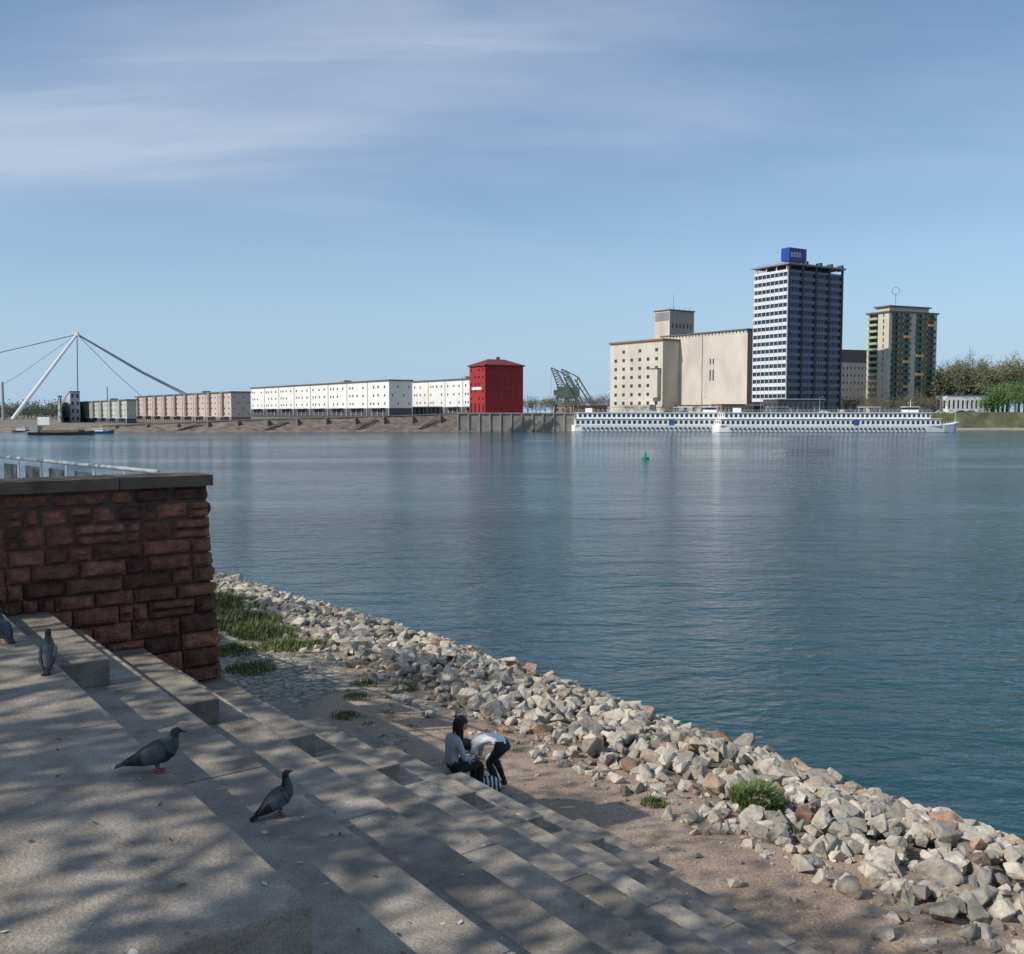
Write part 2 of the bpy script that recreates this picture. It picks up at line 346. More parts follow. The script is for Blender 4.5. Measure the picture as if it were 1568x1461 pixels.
mb.box(ST(S1,-200,1),D*(8.4),N*(199.1),UP*(H-1.88-1-.01),0)
mb.box(ST(SE+.2,-200,.8),D*1400,N*(203.6),UP*(H-1.95-.8),0)
mb.build('promenade_pavement',[pm])
# ---------------------------------------------------------------- sandstone wall
sm=M('red_sandstone',(.205,.088,.058),.9,.38,9,bump=1.0,bscale=26); attr_tint(sm,'rv',.35,1.5,(.4,1.0,(1.05,1.05,.95)))
mm=M('mortar',(.085,.06,.05),.95,.2,10,bump=.4); capm=M('coping_stone',(.14,.10,.075),.9,.3,3,bump=.5,bscale=30)
mb=MB(); SW=11.6; ztopw=H-.74; ct=.13
def bat(z): return (ztopw-z)*.045
def stoneface(t0,t1,z0,z1,end=False):
    mb.ca=R.random(); mb.ch=R.random(); nx=max(3,int((t1-t0)/.05)); nzv=5
    sd=R.uniform(0,100); blg=R.uniform(.015,.06)
    idx={}
    for i in range(nx+1):
        for j in range(nzv+1):
            x=t0+(t1-t0)*i/nx; z=z0+(z1-z0)*j/nzv
            e=min(1,min(i,nx-i)/1.2)*min(1,min(j,nzv-j)/1.2)
            d=(blg+noise.noise(Vector((x*7,z*9,sd)))*.055+noise.noise(Vector((x*22,z*22,sd)))*.018)*e
            if i in(0,nx) or j in(0,nzv): d=-.03
            x+=noise.noise(Vector((z*12,sd,x)))*.010; z+=noise.noise(Vector((x*5,sd,z*3)))*.010
            if end: p=ST(SW+(x),4.0+bat(z)*1.0+d,z)
            else: p=ST(SW-d-bat(z),x,z)
            idx[i,j]=mb.vs([p])
    for i in range(nx):
        for j in range(nzv):
            q=[idx[i,j],idx[i+1,j],idx[i+1,j+1],idx[i,j+1]]
            mb.face(q,0)
z=ztopw-ct
while z>H-3.75:
    h=R.uniform(.15,.255); z0=z-h; t=4.0+bat((z+z0)/2)
    first=True
    while t>-3.2:
        L=R.choice([.16,.25,.3,.36,.42,.5,.55,.62]) if not first else R.choice([.25,.45]); first=False
        if h>.19 and R.random()<.22:
            stoneface(t-L+.008,t-.008,z0+.006,z0+h*.5-.006); stoneface(t-L+.008,t-.008,z0+h*.5+.004,z-.006)
        else: stoneface(t-L+.008,t-.008,z0+.006,z-.006)
        t-=L
    x=0
    while x<.55: L=R.choice([.27,.55]); stoneface(x+.006,x+L-.006,z0+.006,z-.006,True); x+=L
    z=z0
mb.box(ST(SW+.0,-3.4,1.0),D*.58,N*7.38,UP*(ztopw-ct-1.0),1)
mb.box(ST(SW-.12,3.0,1.0),D*.6,N*1.0,UP*2.6,1)
t=4.06
while t>-3.3:
    L=R.uniform(.9,1.3); mb.ca=R.random(); mb.box(ST(SW-.07,t-L+.006,ztopw-ct+.002),D*.72,N*(L-.012),UP*(ct+R.uniform(-.004,.004)),2); t-=L
wo=mb.build('sandstone_wall',[sm,mm,capm],attr=True)
mb=MB(); mb.box(ST(SE+.2,3.6,.6),D*300,N*.4,UP*(H-1.6-.6),0); mb.build('terrace_retaining_wall',[M('retaining_wall_stone',(.2,.1,.07),.9,.3,5,bump=.5)])
# railing
mb=MB(); A=at_y(243,722,15.2); B=at_y(-60,692,22.5); zr=H-.92
A.z=B.z=zr; d=(B-A).normalized(); L=(B-A).length
mb.cyl(A,B,.035,.035,10,0); mb.cyl(A-UP*.85,B-UP*.85,.02,.02,8,0)
mb.cyl(A,A-d*.0-UP*1.05,.03,.03,8,0)
n=int(L/1.15)
for i in range(1,n+1):
    p=A+d*(L*i/n); mb.box(p-UP*1.1-d*.03,d*.06,d.cross(UP)*.02,UP*1.08,0)
    q=p+d*.12; mb.box(q-UP*.85,d*.75,d.cross(UP)*.012,UP*.72,1)
mb.build('metal_railing',[M('galvanised_steel',(.5,.51,.52),.45,.1,3,metal=.6),M('rail_panel_mesh',(.06,.07,.08),.5,.2,20)])
# ---------------------------------------------------------------- grass
def tuft(mb,c,r,n,h,lean=.35):
    for i in range(n):
        a=R.uniform(0,6.28); q=R.random()**.6*r; p=Vector(c)+Vector((math.cos(a)*q,math.sin(a)*q,0)); s,t=to_st(p); p.z=zg(s,t)-.01
        hh=h*R.uniform(.5,1.1)*(1-.5*q/r); a2=R.uniform(0,6.28); l=Vector((math.cos(a2),math.sin(a2),0)); sd=l.cross(UP)*R.uniform(.006,.012)*(1+h)
        m1=p+l*hh*lean*.4+UP*hh*.6; e=p+l*hh*lean*R.uniform(.8,1.6)+UP*hh*.95; k=R.choice([0,0,1,2])
        mb.poly([p-sd,p+sd,m1+sd*.8,m1-sd*.8],k); mb.poly([m1-sd*.8,m1+sd*.8,e],k)
gmats=[M('grass_green',(.085,.14,.03),.7,.3,4),M('grass_light',(.15,.19,.05),.7,.3,4),M('grass_dry',(.20,.17,.08),.8,.3,4)]
mb=MB()
for (u,vv,r,n,h) in ((340,925,1.2,2400,.6),(372,950,1.2,2200,.48),(408,970,1.1,2000,.42),(438,992,.7,900,.32),(385,1030,.6,500,.25),(360,1000,.7,600,.25),(335,965,.7,700,.35),(620,1052,.3,260,.24),(545,1075,.3,160,.15),(530,1103,.3,200,.16),(560,1050,.3,160,.18),(630,1020,.3,180,.22),(1000,1228,.2,220,.22),(1205,1250,.15,80,.2),(480,985,.4,260,.28),(350,900,.6,600,.4)):
    tuft(mb,at_z(u,vv,1.3),r,n,h)
for i in range(200):
    s=R.uniform(13,45); t=R.uniform(8.5,12.2)-min(4,max(0,s-28)*.085)
    tuft(mb,ST(s,t,1.3),.12,14,.1)
mb.build('grass',gmats)
mb=MB(); tuft(mb,at_z(1160,1238,1.1),.42,2600,.55,.5); mb.build('grass_bush',gmats[:2]+[gmats[0]])
# ---------------------------------------------------------------- trees
barkm=M('bark',(.12,.10,.08),.9,.3,8,bump=.4); leafm=M('young_leaves',(.10,.16,.04),.6,.3,3)
def tree(mb,base,h,cr,nleaf,ls,depth=4,trunk=.2,lm=(1,),droop=0,seg=6,spread=.7,first=.35,leafball=.6):
    tips=[]
    def br(p,d,L,r,k):
        q=p; n=3
        for i in range(n):
            d=(d+Vector((R.gauss(0,.13),R.gauss(0,.13),R.gauss(0,.08)+.03))).normalized(); q2=q+d*L/n
            mb.cyl(q,q2,r*(1-.35*i/n),r*(1-.35*(i+1)/n),seg if k>1 else 4,0,False); q=q2
            if k<=2: tips.append(q)
        if k==0: return
        for c in range(R.choice([3,4]) if k>1 else 4):
            a=d.orthogonal().normalized(); a=Quaternion(d,R.uniform(0,6.28))@a
            dd=(d*R.uniform(.5,.9)+a*R.uniform(.5,1)*spread*1.2).normalized()
            br(p+(q-p)*R.uniform(.55,1),dd,L*R.uniform(.62,.82),r*.55,k-1)
    base=Vector(base)
    mb.cyl(base-UP*.3,base+UP*h*first,trunk*1.2,trunk*.85,10,0,False)
    L0=(h*(1-first))/2.3
    for c in range(5):
        a=c*1.256+R.uniform(-.3,.3); dd=Vector((math.cos(a)*spread,math.sin(a)*spread,R.uniform(.6,1.1))).normalized()
        br(base+UP*h*first*R.uniform(.85,1),dd,L0,trunk*.5,depth-1)
    br(base+UP*h*first,UP.copy(),L0,trunk*.6,depth-1)
    for i in range(nleaf):
        p=R.choice(tips)+Vector((R.gauss(0,1),R.gauss(0,1),R.gauss(0,1)))*leafball*ls*3
        a=Vector((R.gauss(0,1),R.gauss(0,1),R.gauss(0,1))).normalized(); b_=a.orthogonal().normalized()
        s_=ls*R.uniform(.6,1.3); mb.poly([p-a*s_*.5,p+b_*s_*.35,p+a*s_*.5,p-b_*s_*.35],R.choice(lm))
for (s,t,h,nl) in ((-4.5,-6.8,10.4,2000),(1.5,-6.5,10.6,2200),(7.5,-7,10.8,2300),(13.5,-7.5,11,1800),(22,-3.2,11,2200),(30,-3.6,11.5,2200)):
    mb=MB(); tree(mb,ST(s,t,H-1.9),h,4,nl,.20,4,.2,spread=.95); mb.build('plane_tree',[barkm,leafm])
# ---------------------------------------------------------------- far bank
XS=[-4000,-700,-330,-250,-200,-156,-102,-50,-21,-20,40,100,150,190,260,600,4000]
def ysh(X):
    P=[(-4000,900),(-700,760),(-330,470),(-250,400),(-156,366),(-50,385),(40,404),(200,425),(600,480),(4000,900)]
    for (a,ya),(b_,yb) in zip(P,P[1:]):
        if X<=b_: return ya+(yb-ya)*(X-a)/(b_-a)
    return 900
def ztp(X):
    P=[(-4000,2),(-250,2.0),(-156,2.3),(-102,4.6),(-50,6.0),(-20,7.0),(170,7.0),(215,7.8),(600,7.8),(4000,7)]
    for (a,ya),(b_,yb) in zip(P,P[1:]):
        if X<=b_: return ya+(yb-ya)*(X-a)/(b_-a)
    return 7
mb=MB(); xs=sorted(set(XS+[-400+i*5 for i in range(200)]))
for a,b_ in zip(xs,xs[1:]):
    mid=(a+b_)/2; mm_=0 if mid<45 else 1
    pr=[(-6,-1.5,mm_ if mm_==0 else 2),(1.5,.9,mm_ if mm_==0 else 2),(6,'t',mm_),(40,'t+',3),(300,'t+',3),(6000,'f',3)]
    def pt(X,k):
        o,z,_=pr[k]; zt=ztp(X); zz={'t':zt,'t+':zt+.05,'f':6.5}.get(z,z)
        if k in(1,2): o+=noise.noise(Vector((X*.1,k,0)))*.8
        return Vector((X,ysh(X)+o,zz))
    for k in range(len(pr)-1):
        mb.poly([pt(a,k),pt(b_,k),pt(b_,k+1),pt(a,k+1)],pr[k+1][2] if k>0 else pr[k][2])
mb.build('far_bank_ground',[M('stone_revetment',(.155,.125,.105),.9,.5,.35,stretch=(1,1,3)),M('bank_grass',(.105,.11,.055),.9,.4,.25),M('bank_gravel',(.30,.25,.19),.9,.25,.6),M('quay_paving',(.16,.15,.12),.9,.3,.1)])
mb=MB()
for x in range(-160,-22,5):
    mb.box((x,ysh(x)+5.6,ztp(x)+.02),(5,ysh(x+5)-ysh(x),ztp(x+5)-ztp(x)),(0,1.2,0),(0,0,.4),0)
for x in (-128,-96,-62,-38):
    for k in range(8):
        f_=k/8; mb.box((x+k*1.0,ysh(x)+1.0+4.4*f_-.2,.6+(ztp(x)-.6)*f_),(1.1,0,0),(0,1.0,0),(0,0,.3),1)
for x in range(-150,-22,11):
    mb.box((x,ysh(x)+3.2,.3),(.45,0,0),(0,2.4,0),(0,0,ztp(x)-.3),0)
mb.build('quay_coping',[M('coping_pale',(.22,.19,.165),.9,.3,.5),M('quay_steps_dark',(.10,.085,.075),.9)])
# quay wall
xa=at_y(700,640,392).x; xb=at_y(880,640,398).x
mb=MB(); mb.box((xa,391,-1),(xb-xa,3,0),(-.3,14,0),(0,0,8.05),0)
nb=11
for i in range(nb+1):
    x=xa+(xb-xa-.6)*i/nb; y=391+3*i/nb
    mb.box((x,y-.35,-1),(.6,0,0),(0,.34,0),(0,0,8.3),1)
mb.box((xa,390.6,7.06),(xb-xa,3,0),(-.1,1.2,0),(0,0,.45),1)
for q in (.42,.62):
    x=xa+(xb-xa)*q
    for k in range(9): mb.box((x+k*.8,390.0+q*3-.6,.6+k*.75),(1.2,0,0),(0,1.1,0),(0,0,.35),2)
mb.build('quay_wall',[M('quay_concrete',(.25,.225,.20),.9,.3,.4),M('quay_concrete_pier',(.29,.265,.235),.9,.2,.5),M('quay_stair',(.13,.12,.11),.9)])
glass=M('window_glass',(.035,.045,.055),.12,.4,.6)
white=M('white_render',(.72,.71,.68),.8,.06,.15); dgrey=M('dark_grey',(.07,.07,.075),.7); mgrey=M('mid_grey',(.30,.31,.32),.8,.1,.2)
roofd=M('roof_felt',(.12,.11,.11),.9); redw=M('red_render',(.30,.018,.02),.75,.1,.3); cream=M('cream_render',(.52,.475,.40),.85,.16,.12,stretch=(1,1,.4))
def warehouse(uc,Yc,ang,ul,ur,vt,z0,pairs,mat,floors=3,gfh=4,name='white_warehouse_building',bays=False,base=None,baymat=None):
    B=Blk(uc,Yc,ang,ul,ur,vt,z0); mb=MB(); n=pairs; xo=[]
    st=B.wL/n
    for i in range(n):
        xo+=[(st*i+st*.10,st*i+st*.17),(st*i+st*.24,st*i+st*.31),(st*i+st*.45,st*i+st*.52),(st*i+st*.74,st*i+st*.81)]
    fh=(B.h-gfh-.8)/floors; zo=[(gfh*.25,gfh*.85)]+rows(floors,gfh,fh,.36,.66)
    rr=random.Random(int(uc))
    keep={(i,j) for i in range(len(xo)) for j in range(len(zo)) if (j==0 or rr.random()<.82)}
    C=B.C
    facade(mb,C+B.eL*B.wL,-B.eL,B.wL,B.h,xo,zo,0,1,.35,skip=lambda i,j:(i,j) not in keep)
    facade(mb,C,B.eR,B.wR,B.h,cols(4,B.wR,.22),zo[1:],0,1,.35,skip=lambda i,j:(i+j)%2==0)
    facade(mb,C+B.eR*B.wR,B.eL,B.wL,B.h,[],[],0,1); facade(mb,C+B.eR*B.wR+B.eL*B.wL,-B.eR,B.wR,B.h,[],[],0,1)
    mb.box(C-B.eR*.5-B.eL*.5+UP*B.h,B.eR*(B.wR+1),B.eL*(B.wL+1),UP*.55,2)
    mb.box(C-B.eR*.12-B.eL*.12+UP*-1,B.eR*.10,B.eL*(B.wL+.1),UP*(gfh*.98+1),3)
    mb.box(C-B.eL*.12+UP*-1,B.eR*B.wR,B.eL*.1,UP*(gfh*.98+1),3)
    for i in range(n):
        mb.box(C+B.eL*(st*i)-B.eR*.2+UP*gfh,B.eR*.18,B.eL*.25,UP*(B.h-gfh),4)
        if bays: mb.box(C+B.eL*(st*(i+.56))-B.eR*1.0+UP*gfh,B.eR*.98,B.eL*st*.14,UP*(B.h-gfh+.3),5)
        mb.box(C+B.eL*(st*(i+.2))-B.eR*2.2+UP*(gfh*.95),B.eR*2.0,B.eL*st*.6,UP*.25,4)
        for q in range(4): mb.box(C+B.eL*(st*(i+q/4))-B.eR*.5+UP*0,B.eR*.36,B.eL*.6,UP*gfh*.97,4)
    mb.box(C+B.eL*(B.wL*.32)+B.eR*4+UP*(B.h+.5),B.eR*4,B.eL*4,UP*1.2,4)
    mb.build(name,[mat,glass,roofd,base or dgrey,mgrey,baymat or mgrey])
warehouse(597,430,35,385,631,583,6.0,8,white,3,3.6)
warehouse(738,416,35,632,770,580,6.5,4,white,3,3.6)
pinkm=M('faded_pink_render',(.46,.39,.35),.85,.10,.3)
warehouse(355,450,35,208,384,601,2.6,9,pinkm,4,3.0,'brick_warehouse_building',True,M('brick_base',(.20,.14,.12)),M('bay_brown',(.27,.21,.19),.85,.1,.3))
warehouse(195,480,33,98,209,613,1.7,8,M('grey_green_render',(.40,.41,.37),.85,.1,.3),3,3,'grey_warehouse_building',True,None,M('bay_grey',(.26,.27,.25),.85,.1,.3))
# red building
B=Blk(743,400,31,719,801,560,6.9); mb=MB(); fh=(B.h-5)/5
xo=cols(4,B.wL,.35); zo=[(.2,4.4)]+rows(5,5,fh,.3,.62)
facade(mb,B.C+B.eL*B.wL,-B.eL,B.wL,B.h,xo,zo,0,1,.3,skip=lambda i,j:j>0 and (i*3+j)%4==0)
facade(mb,B.C,B.eR,B.wR,B.h,cols(5,B.wR,.3,2),rows(5,5,fh,.3,.58),0,1,.3,skip=lambda i,j:(i+2*j)%5==0)
facade(mb,B.C+B.eR*B.wR,B.eL,B.wL,B.h,[],[],0,1); facade(mb,B.C+B.eR*B.wR+B.eL*B.wL,-B.eR,B.wR,B.h,[],[],0,1)
q=[B.C+UP*B.h-B.eR*.6-B.eL*.6,B.C+UP*B.h+B.eR*(B.wR+.6)-B.eL*.6,B.C+UP*B.h+B.eR*(B.wR+.6)+B.eL*(B.wL+.6),B.C+UP*B.h-B.eR*.6+B.eL*(B.wL+.6)]
q2=[p+UP*.5 for p in q]
for i in range(4): mb.poly([q[i],q[(i+1)%4],q2[(i+1)%4],q2[i]],2)
mb.poly(q[::-1],2)
cen=sum(q2,Vector())/4; r1=cen-B.eR*B.wR*.22+UP*2.6; r2=cen+B.eR*B.wR*.22+UP*2.6
mb.poly([q2[0],q2[1],r2,r1],2);mb.poly([q2[1],q2[2],r2],2);mb.poly([q2[2],q2[3],r1,r2],2);mb.poly([q2[3],q2[0],r1],2)
mb.box(cen+UP*2,(1.5,0,0),(0,1.5,0),(0,0,1.6),3)
mb.box(B.C+B.eL*(B.wL*.2)-B.eR*.3+UP*10,B.eR*.25,B.eL*B.wL*.6,UP*1.1,4)
mb.build('red_office_building',[redw,glass,M('dark_red_roof',(.14,.025,.03),.8),dgrey,white])
# granary
mb=MB(); B=Blk(1143,520,36,1012,1160,505,7,wR=22)
facade(mb,B.C+B.eL*B.wL,-B.eL,B.wL,B.h,[(B.wL*.03,B.wL*.05),(B.wL*.585,B.wL*.60),(B.wL*.62,B.wL*.635)],[(2,4),(18,24),(27,30),(38,40)],0,1,.2,skip=lambda i,j:(i==0 and j!=0) or (i>0 and j in(0,3)))
facade(mb,B.C,B.eR,B.wR,B.h,cols(3,B.wR,.2),rows(8,4,4.8,.4,.6),3,1,.2)
facade(mb,B.C+B.eR*B.wR,B.eL,B.wL,B.h,[],[],0,1); facade(mb,B.C+B.eR*B.wR+B.eL*B.wL,-B.eR,B.wR,B.h,[],[],0,1)
mb.box(B.C-B.eR*.6-B.eL*.6+UP*B.h,B.eR*(B.wR+1.2),B.eL*(B.wL+1.2),UP*.7,2)
for i in range(26): mb.box(B.C+B.eL*(B.wL*i/26)-B.eR*.5+UP*(B.h-1.1),B.eR*.5,B.eL*.4,UP*1.0,2)
mb.box(B.C+B.eL*.0-B.eR*3+UP*0,B.eR*2.9,B.eL*B.wL*.85,UP*4.5,3); mb.box(B.C-B.eR*3.4+UP*4.5,B.eR*3.4,B.eL*B.wL*.87,UP*.4,2)
for i in range(8): mb.box(B.C+B.eL*(2+B.wL*.1*i)-B.eR*3.06+UP*1.2,B.eR*.05,B.eL*2.2,UP*2.2,1)
for fx in (.5,): mb.cyl(B.C+B.eL*B.wL*fx-B.eR*.25,B.C+B.eL*B.wL*fx-B.eR*.25+UP*B.h,.18,.18,6,3)
W=Blk(1014,552,36,934,1030,521,7,wR=22)
facade(mb,W.C+W.eL*W.wL,-W.eL,W.wL,W.h,cols(6,W.wL,.34,1.5),rows(7,3.5,(W.h-6)/7,.3,.68),0,1,.25,skip=lambda i,j:j==6 and i%2==0)
facade(mb,W.C,W.eR,W.wR,W.h,[],[],0,1);facade(mb,W.C+W.eR*W.wR,W.eL,W.wL,W.h,[],[],0,1); facade(mb,W.C+W.eR*W.wR+W.eL*W.wL,-W.eR,W.wR,W.h,[],[],0,1)
mb.box(W.C-W.eR*.9-W.eL*.6+UP*W.h,W.eR*(W.wR+1.8),W.eL*(W.wL+1.2),UP*1.0,4)
mb.box(W.C-W.eR*2.6+W.eL*1.5+UP*9,W.eR*2.5,W.eL*6,UP*16,0); mb.box(W.C-W.eR*2.9+W.eL*1.2+UP*25,W.eR*2.9,W.eL*6.6,UP*.5,2)
mb.box(W.C-W.eR*5+W.eL*5+UP*0,W.eR*4.9,W.eL*W.wL*.6,UP*5,3)
T=Blk(1024,566,36,1001,1061,475,48)
facade(mb,T.C+T.eL*T.wL,-T.eL,T.wL,T.h,[],[],0,1); facade(mb,T.C,T.eR,T.wR,T.h,cols(6,T.wR,.4,1),[(T.h*.1,T.h*.2),(T.h*.45,T.h*.6)],3,1)
facade(mb,T.C+T.eR*T.wR,T.eL,T.wL,T.h,[],[],0,1); facade(mb,T.C+T.eR*T.wR+T.eL*T.wL,-T.eR,T.wR,T.h,[],[],0,1)
mb.box(T.C-T.eR*.5-T.eL*.5+UP*T.h,T.eR*(T.wR+1),T.eL*(T.wL+1),UP*.6,2)
for k in range(9): mb.box(T.C-T.eR*.15+T.eL*.5+UP*(T.h-1.2-k*.55),T.eR*.13,T.eL*(T.wL-1),UP*.2,2)
mb.cyl(T.C+T.eR*8+T.eL*5+UP*T.h,T.C+T.eR*8+T.eL*5+UP*(T.h+10),.15,.06,6,2)
for k in range(5): mb.cyl(T.C+T.eR*(2+k*4)+T.eL*2+UP*T.h,T.C+T.eR*(2+k*4)+T.eL*2+UP*(T.h+2.2),.12,.12,5,2)
mb.build('granary_building',[cream,glass,roofd,M('grey_render_and_shade',(.38,.35,.31),.85,.1,.3),M('orange_roof_edge',(.20,.12,.08),.85)])  # grey annexes; on right-hand faces the grey paints shade over the cream
# office tower
B=Blk(1203,470,32,1151,1286,413,7.2); mb=MB(); nf=17; gf=6.5; fh=(B.h-gf)/nf
C=B.C
mb.box(C+B.eR*.5+B.eL*.5,B.eR*(B.wR-1),B.eL*(B.wL-1),UP*(B.h-.2),1)
for i in range(nf+1):
    z=gf+fh*i-.85; hh=1.7 if i<nf else 1.2
    mb.box(C-B.eR*.0+UP*z,B.eR*.45,B.eL*B.wL,UP*hh,0)
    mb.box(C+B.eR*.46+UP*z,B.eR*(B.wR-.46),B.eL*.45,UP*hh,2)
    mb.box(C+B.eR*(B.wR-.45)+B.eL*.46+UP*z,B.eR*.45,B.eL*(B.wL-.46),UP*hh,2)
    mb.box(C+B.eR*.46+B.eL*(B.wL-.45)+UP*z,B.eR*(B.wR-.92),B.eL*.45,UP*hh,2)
for i in range(9):
    x=(B.wL-.3)*i/8; wd=.3 if i%2 else .35
    mb.box(C+B.eL*x-B.eR*.05+UP*gf,B.eR*.3,B.eL*wd,UP*(B.h-gf),6)
for i in range(5):
    x=(B.wR-.9)*i/4; mb.box(C+B.eR*x-B.eL*.5+UP*0,B.eR*.9,B.eL*.9,UP*(B.h+2.6),3)
for i in range(20):
    x=(B.wR-.2)*i/20; mb.box(C+B.eR*x+B.eL*.2+UP*gf,B.eR*.14,B.eL*.3,UP*(B.h-gf),2)
mb.box(C-B.eR*1-B.eL*1.1+UP*(B.h+2.6),B.eR*(B.wR+2),B.eL*(B.wL+2),UP*.8,4)
for i in range(4): mb.box(C+B.eL*(1+(B.wL-2.6)*i/3)+B.eR*.3+UP*(B.h),B.eR*.5,B.eL*.5,UP*2.6,0)
mb.box(C+B.eR*4+B.eL*4+UP*B.h,B.eR*(B.wR-8),B.eL*(B.wL-8),UP*2.6,3)
mb.box(C-B.eR*.15-B.eL*.15+UP*-.5,B.eR*(B.wR*.98),B.eL*(B.wL*.98),UP*1.2,3)
mb.box(C+B.eL*3-B.eR*6+UP*3.6,B.eR*6,B.eL*(B.wL-3),UP*.8,3)
sg=C+B.eR*1.5+B.eL*1+UP*(B.h+3.4)
for k in (0,3.5,7,10.5): mb.cyl(sg+B.eR*k+B.eL*.3,sg+B.eR*k+B.eL*.3+UP*1.5,.15,.15,5,3)
mb.box(sg+UP*1.2,B.eR*12,B.eL*5,UP*6.2,5)
for k,(a_,ww) in enumerate(((1.2,1.2),(3.1,1.2),(5.0,1.2),(6.9,1.2))):
    mb.box(sg+B.eR*a_-B.eL*.06+UP*3.1,B.eR*ww,B.eL*.05,UP*2.2,0); mb.box(sg+B.eR*(a_+.4)-B.eL*.09+UP*3.6,B.eR*(ww-.8),B.eL*.04,UP*1.1,5)
for k in (.3,.55,.75,.95):
    p=C+B.eR*B.wR*k-B.eL*1.0+UP*(B.h+2.0); mb.box(p,B.eR*1.2,B.eL*3,UP*2.8,3)
mb.build('office_tower_building',[M('tower_white_band',(.62,.63,.64),.8,.06,.15),M('tower_glass',(.03,.045,.075),.12,.3,.5),M('tower_band_shade',(.15,.175,.23),.7,.05,.2),dgrey,M('crown_slab',(.22,.23,.25)),M('blue_sign_paint',(.02,.05,.26),.4),M('tower_mullion',(.45,.46,.48),.7)])  # away from the sun, bands get a darker blue-grey as painted-in shade
# grey building beyond
mb=MB(); B=Blk(1282,560,20,1270,1328,555,7); B.shell(mb,0,1,None,(cols(8,B.wR,.4),rows(6,3,(B.h-4)/6,.3,.65)),mr=2)
e=B.C+UP*(B.h+.4); mb.box(e+B.eL*.5+B.eR*.5,B.eR*(B.wR-1),B.eL*(B.wL-1 if B.wL>2 else 6),UP*7,2)
mb.build('grey_apartment_building',[M('grey_plaster',(.36,.36,.37),.85,.1,.3),glass,M('slate_roof',(.09,.085,.09))])
# second tower
B=Blk(1358,520,24,1325,1431,478,7); mb=MB(); nf=15; gf=4; fh=(B.h-gf)/nf; C=B.C
facade(mb,C+B.eL*B.wL,-B.eL,B.wL,B.h,[(B.wL*.08,B.wL*.5),(B.wL*.72,B.wL*.78)],rows(nf,gf,fh,.3,.95),0,1,1.2,ms=0)
facade(mb,C,B.eR,B.wR,B.h,[(B.wR*.06,B.wR*.2),(B.wR*.3,B.wR*.42),(B.wR*.56,B.wR*.7),(B.wR*.8,B.wR*.94)],rows(nf,gf,fh,.3,.92),0,1,1.0,ms=0)
facade(mb,C+B.eR*B.wR,B.eL,B.wL,B.h,[],[],0,1); facade(mb,C+B.eR*B.wR+B.eL*B.wL,-B.eR,B.wR,B.h,[],[],0,1)
for (a_,b_,mt_) in ((.05,.21,3),(.285,.43,4),(.55,.71,4),(.79,.95,3),(.22,.28,5),(.44,.54,0),(.72,.78,5)):
    if mt_ in (0,5): mb.box(C+B.eR*(B.wR*a_)-B.eL*.25+UP*gf,B.eR*B.wR*(b_-a_),B.eL*.24,UP*(B.h-gf),mt_)
    else:
        for i in range(nf): mb.box(C+B.eR*(B.wR*a_)-B.eL*1.1+UP*(gf+fh*i+.0),B.eR*B.wR*(b_-a_),B.eL*1.08,UP*1.25,mt_ if R.random()>.05 else 6)
for i in range(nf): mb.box(C+B.eL*(B.wL*.5)-B.eR*1.1+UP*(gf+fh*i),B.eR*1.08,B.eL*(B.wL*.42),UP*1.2,7)
mb.box(C-B.eR*.7-B.eL*.7+UP*B.h,B.eR*(B.wR+1.4),B.eL*(B.wL+1.4),UP*.8,2)
mb.box(C+B.eR*3+B.eL*3+UP*(B.h+.8),B.eR*(B.wR-6),B.eL*(B.wL-6),UP*2.5,0); mb.box(C+B.eR*2+B.eL*2+UP*(B.h+3.3),B.eR*(B.wR-4),B.eL*(B.wL-4),UP*.7,2)
ac=C+B.eR*B.wR*.35+B.eL*B.wL*.5+UP*(B.h+4)
mb.cyl(ac,ac+UP*7,.12,.1,6,2)
for k in range(20):
    a=k*math.pi/10; a2=(k+1)*math.pi/10
    mb.cyl(ac+UP*8.5+Vector((math.cos(a)*2,0,math.sin(a)*2)),ac+UP*8.5+Vector((math.cos(a2)*2,0,math.sin(a2)*2)),.12,.12,4,2)
mb.build('apartment_tower_building',[M('cream_panel',(.52,.48,.39),.8,.08,.2),glass,roofd,M('dark_green_balcony',(.03,.08,.06),.6),M('teal_balcony',(.05,.12,.10),.6),M('brown_panel',(.22,.135,.075),.7),M('yellow_awning',(.55,.38,.12)),M('light_green_balcony',(.34,.40,.27),.7)])
